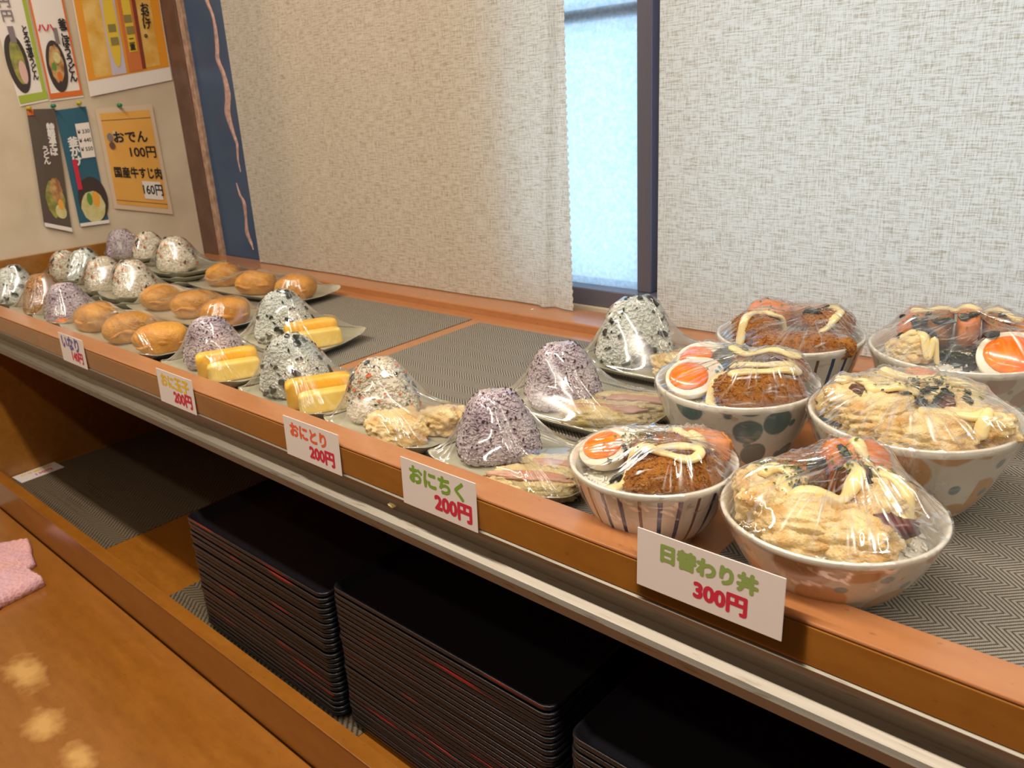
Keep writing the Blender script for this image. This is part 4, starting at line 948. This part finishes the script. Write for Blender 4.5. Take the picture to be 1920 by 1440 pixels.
b.mayo([(-.022, .0), (-.005, -.018), (.0, -.026), (-.012, -.022), (-.008, -.012), (.012, -.016), (.030, -.026), (.042, -.016), (.034, -.008)], 'brown sauce over the cutlets in the front striped bowl', .006, M_sauce, 'brown_sauce', .35, .0002, 'sauce')
b.sprinkle(-.012, -.010, .012, .008, 26, .006, M_nori, 'shredded nori in the front striped bowl', 5, 'shredded_nori', (1.5, 4))
b.mayo([(-.046, -.034), (-.028, -.028), (-.012, -.020), (.006, -.026), (.024, -.036), (.038, -.030), (.030, -.020), (.006, -.012), (-.010, -.008)], 'mayonnaise squiggle across the front of the front striped bowl', .0042)
b.mayo([(-.004, .026), (.006, .034), (.018, .024), (.026, .010), (.040, .004), (.050, -.004), (.044, .006), (.030, .018)], 'mayonnaise squiggle at the back of the front striped bowl', .0042)
b.sprinkle(-.006, .010, .014, .010, 120, .0016, M_aonori, 'green laver flakes in the front striped bowl', 6)
b.wrap('cling film over the front striped bowl', 501, .0014)
# front right: orange flower bowl of tempura, film peaked
b = Bowl(-.188, .559, .158, .042, 'flower', 'flower-painted tempura bowl nearest the camera', .9)
b.rice('in the nearest flower-painted bowl', .006, .018, 2, 520)
for k, (a, q, z, dm, rr, w) in enumerate(((-.040, .006, -.010, (.046, .036, .034), .2, 'left'), (-.014, -.030, -.016, (.058, .036, .036), .1, 'front'), (.018, -.036, -.018, (.052, .034, .034), -.3, 'front right'), (.034, .002, -.010, (.048, .036, .036), .6, 'right'), (-.046, -.022, -.014, (.034, .030, .036), .9, 'front left'))):
    b.piece('chicken_tempura', dm, 420+k*7, M_temp, a, q, z, rr, 'pale tempura piece at the %s of the nearest bowl' % w, 'tempura', amp=.15, p=2.6, group='tempura in the nearest bowl')
b.piece('orange_fritter', (.046, .028, .052), 471, M_bonito, .016, .040, -.008, .1, 'orange fritter peaking under the film of the nearest bowl', 'fritter', amp=.08, p=2.8)
b.piece('fried_fishcake', (.040, .030, .034), 473, M_katsu, -.022, .036, -.008, .5, 'brown fried piece at the rear of the nearest bowl', 'fritter', amp=.08)
b.piece('squid_tentacle', (.026, .014, .016), 475, M_squid, .042, -.026, -.002, .3, 'dark red squid tentacle at the right of the nearest bowl', 'squid', amp=.2, sub=3)
b.sprinkle(-.002, .010, .016, .010, 34, .007, M_nori, 'shredded nori in the nearest bowl', 15, 'shredded_nori', (1.2, 3))
b.mayo([(-.016, .016), (-.004, .004), (.006, -.006), (.016, .006), (.008, .018)], 'brown sauce at the middle of the nearest bowl', .008, M_sauce, 'brown_sauce', .35, .0002, 'sauce')
b.mayo([(-.052, .000), (-.040, .010), (-.028, .004), (-.032, -.008), (-.024, -.020), (-.006, -.016), (.010, -.014), (.016, -.002), (.010, .010)], 'mayonnaise squiggle at the left of the nearest bowl', .0048)
b.mayo([(.012, .040), (.018, .030), (.030, .020), (.030, .008), (.042, .000), (.050, -.012), (.046, -.020)], 'mayonnaise squiggle at the right of the nearest bowl', .0044)
b.sprinkle(-.006, .014, .020, .010, 200, .0019, M_aonori, 'green laver flakes in the nearest bowl', 16)
b.sprinkle(-.016, -.004, .008, .006, 70, .0017, M_aonori, 'green laver crumbs at the middle of the nearest bowl', 17)
b.wrap('cling film peaked over the nearest bowl', 502, .0016)
# middle left: teal leaf bowl
b = Bowl(-.345, .724, .158, .062, 'teal', 'teal leaf-painted bowl with two egg halves in the middle row', .4)
b.rice('in the teal leaf bowl', .006, .020, 3)
b.egg(-.042, -.010, .006, .5, (.55, -.25), 'front egg half in the teal leaf bowl', 1.1); b.egg(-.036, .030, .012, .7, (.45, -.25), 'rear egg half in the teal leaf bowl', 1.05)
b.piece('breaded_cutlet', (.080, .040, .032), 431, M_katsu, .022, -.024, -.012, .15, 'breaded cutlet at the front of the teal leaf bowl', KC, amp=.06, p=3.2, fine=.02)
b.piece('breaded_cutlet', (.072, .036, .034), 435, M_katsu, .030, .014, -.010, .1, 'breaded cutlet at the rear of the teal leaf bowl', KC, amp=.06, p=3.2, fine=.02)
b.piece('grey_konnyaku', (.040, .026, .034), 437, mottled('grey_konnyaku', srgb(120, 122, 112), srgb(96, 98, 92), 60, .3), -.004, .028, -.008, .2, 'grey jelly block at the middle of the teal leaf bowl', 'konnyaku', amp=.06, p=4)
b.mayo([(-.006, -.026), (.010, -.016), (.030, -.020), (.046, -.016), (.040, -.006), (.020, -.002), (.030, .010), (.048, .012)], 'brown sauce over the cutlets in the teal leaf bowl', .008, M_sauce, 'brown_sauce', .35, .0002, 'sauce')
b.mayo([(-.020, -.044), (-.022, -.028), (-.010, -.012), (.010, -.014), (.034, -.014), (.052, -.008), (.054, -.020), (.036, -.028), (.010, -.032), (-.008, -.034)], 'looped mayonnaise at the front of the teal leaf bowl', .0046)
b.mayo([(-.008, .028), (.010, .014), (.030, .018), (.048, .010), (.056, .016), (.040, .030), (.012, .036)], 'mayonnaise loop at the rear of the teal leaf bowl', .0040)
b.sprinkle(-.004, -.004, .012, .012, 40, .0022, M_aonori, 'green laver flakes in the teal leaf bowl', 26)
b.wrap('cling film over the teal leaf bowl', 503, .0012)
# middle right: flower bowl of tempura
b = Bowl(-.181, .719, .168, .066, 'flower', 'flower-painted tempura bowl in the middle row at the right', 2.6)
b.rice('in the middle-row flower bowl', .006, .020, 4)
for k, (a, q, z, dm, rr, w) in enumerate(((-.048, .000, -.012, (.046, .036, .034), .2, 'left'), (-.024, -.022, -.014, (.050, .038, .034), .5, 'front left'), (.014, -.044, -.018, (.060, .036, .034), .1, 'front'), (.046, -.018, -.014, (.052, .036, .036), -.4, 'right'), (.020, .024, -.010, (.056, .036, .034), .3, 'rear'), (-.020, .036, -.010, (.054, .034, .032), .1, 'rear left'))):
    b.piece('chicken_tempura', dm, 520+k*7, M_temp, a, q, z, rr, 'pale tempura piece at the %s of the middle-row flower bowl' % w, 'tempura', amp=.15, p=2.6, group='tempura in the middle-row flower bowl')
b.piece('orange_fritter', (.034, .024, .030), 571, M_bonito, .004, .052, -.006, .1, 'orange fritter at the rear of the middle-row flower bowl', 'fritter', amp=.08)
b.mayo([(-.05, -.010), (-.030, .004), (-.006, -.004), (.012, -.014), (.030, -.010)], 'brown sauce in the middle-row flower bowl', .008, M_sauce, 'brown_sauce', .35, .0002, 'sauce')
b.sprinkle(.004, .000, .016, .010, 30, .007, M_nori, 'shredded nori in the middle-row flower bowl', 35, 'shredded_nori', (1.2, 3))
b.mayo([(-.060, -.006), (-.050, .008), (-.036, -.004), (-.026, -.014), (-.010, -.012), (.000, -.002), (-.010, .008)], 'mayonnaise squiggle at the left of the middle-row flower bowl', .0048)
b.mayo([(-.030, .044), (-.008, .034), (.020, .028), (.044, .018), (.058, .010), (.062, -.006)], 'mayonnaise squiggle at the rear of the middle-row flower bowl', .0046)
b.mayo([(.004, -.036), (.020, -.030), (.040, -.034), (.052, -.030), (.048, -.044)], 'mayonnaise squiggle at the front of the middle-row flower bowl', .0046)
b.sprinkle(0, .010, .024, .012, 130, .0018, M_aonori, 'green laver flakes in the middle-row flower bowl', 36)
b.wrap('cling film over the middle-row flower bowl', 504, .0014)
# back left: striped bowl
b = Bowl(-.360, .886, .160, .067, 'stripes', 'striped bowl of cutlets in the back row by the blind', .5)
b.rice('in the back striped bowl', .006, .018, 5, 300)
b.piece('breaded_cutlet', (.100, .032, .030), 541, M_katsu, .014, -.044, -.014, .05, 'long brown cutlet at the front of the back striped bowl', KC, amp=.04, p=3, fine=.015)
b.piece('breaded_cutlet', (.052, .036, .036), 545, M_katsu, .040, .008, -.008, .5, 'breaded cutlet at the right of the back striped bowl', KC, amp=.06, p=3)
b.piece('breaded_cutlet', (.050, .036, .034), 547, M_katsu, -.036, -.006, -.010, -.3, 'breaded cutlet at the left of the back striped bowl', KC, amp=.06, p=3)
b.piece('orange_fritter', (.046, .028, .034), 549, M_bonito, -.022, .034, -.004, .2, 'orange fritter at the rear left of the back striped bowl', 'fritter', amp=.08)
b.piece('pink_sausage', (.060, .026, .030), 551, M_pink, .024, .044, -.004, .0, 'pink sliced fishcake at the rear of the back striped bowl', 'fishcake', amp=.06)
b.sprinkle(.006, .002, .016, .012, 34, .007, M_nori, 'shredded nori in the back striped bowl', 45, 'shredded_nori', (1.2, 3))
b.mayo([(-.054, -.026), (-.044, -.010), (-.034, .004), (-.018, -.006), (-.004, .004)], 'mayonnaise squiggle at the left of the back striped bowl', .0044)
b.mayo([(.010, -.012), (.022, -.018), (.040, -.012), (.052, .004), (.046, .020), (.034, .026)], 'curled mayonnaise at the right of the back striped bowl', .0044)
b.sprinkle(.0, .012, .020, .012, 90, .0018, M_aonori, 'green laver flakes in the back striped bowl', 46)
b.wrap('cling film over the back striped bowl', 505, .0012)
# back right bowl
b = Bowl(-.193, .918, .174, .069, 'pink', 'pale pinkish bowl with large egg half at the back right', 1.2)
b.rice('in the back right bowl', .006, .018, 6, 300)
b.egg(.046, -.040, .006, .1, (.85, .0), 'large egg half with orange yolk in the back right bowl', 1.35)
for k, (a, q, z) in enumerate(((-.046, .026, -.010), (-.022, .036, -.006), (.004, .040, -.004), (.030, .036, -.006), (.054, .024, -.010))):
    b.piece('sliced_cutlet', (.022, .056, .038), 561+k, M_katsu if k % 2 else M_bonito, a, q, z, .12*k-.2, 'cutlet slice, %s of five, at the rear of the back right bowl' % ('first', 'second', 'third', 'fourth', 'fifth')[k], KC, amp=.05, p=4, sub=3, group='cutlet slices in the back right bowl')
b.piece('fried_fishcake', (.040, .034, .028), 575, M_temp, -.044, -.020, -.012, .4, 'pale fried piece at the left of the back right bowl', 'tempura', amp=.12)
b.sprinkle(-.010, -.004, .022, .012, 60, .008, M_nori, 'shredded nori in the back right bowl', 55, 'shredded_nori', (1.2, 3))
b.mayo([(-.052, .030), (-.030, .040), (-.006, .044), (.010, .036), (.020, .046), (.036, .034), (.050, .022)], 'mayonnaise squiggle over the slices of the back right bowl', .0046)
b.mayo([(-.056, -.016), (-.040, -.022), (-.030, -.034), (-.018, -.030)], 'mayonnaise dab at the left of the back right bowl', .0044)
b.sprinkle(-.006, .006, .028, .012, 130, .0019, M_aonori, 'green laver flakes in the back right bowl', 56)
b.wrap('cling film over the back right bowl', 506, .0012)

# ------------------------------------------------------------------ dropped crumbs
o = obj('tempura_crumb', lumpy((.010, .006, .004), 9, .2, 4, 2, 2), M_temp, None, (-.604, .4795, -.0535), (.9, 0, .2), True); tag(o, 'yellow tempura crumb caught on the metal rail', 'crumb')

o = obj('rice_grain', grains(np.array([[0, 0, .0012]]), np.array([[0, 0, 1.]]), .0075, .0034, 3, 0), protos_rice, None, (-.880, 1.052, BL), smooth=True); tag(o, 'stray white rice grain on the wooden strip by the left blind', 'rice grain')
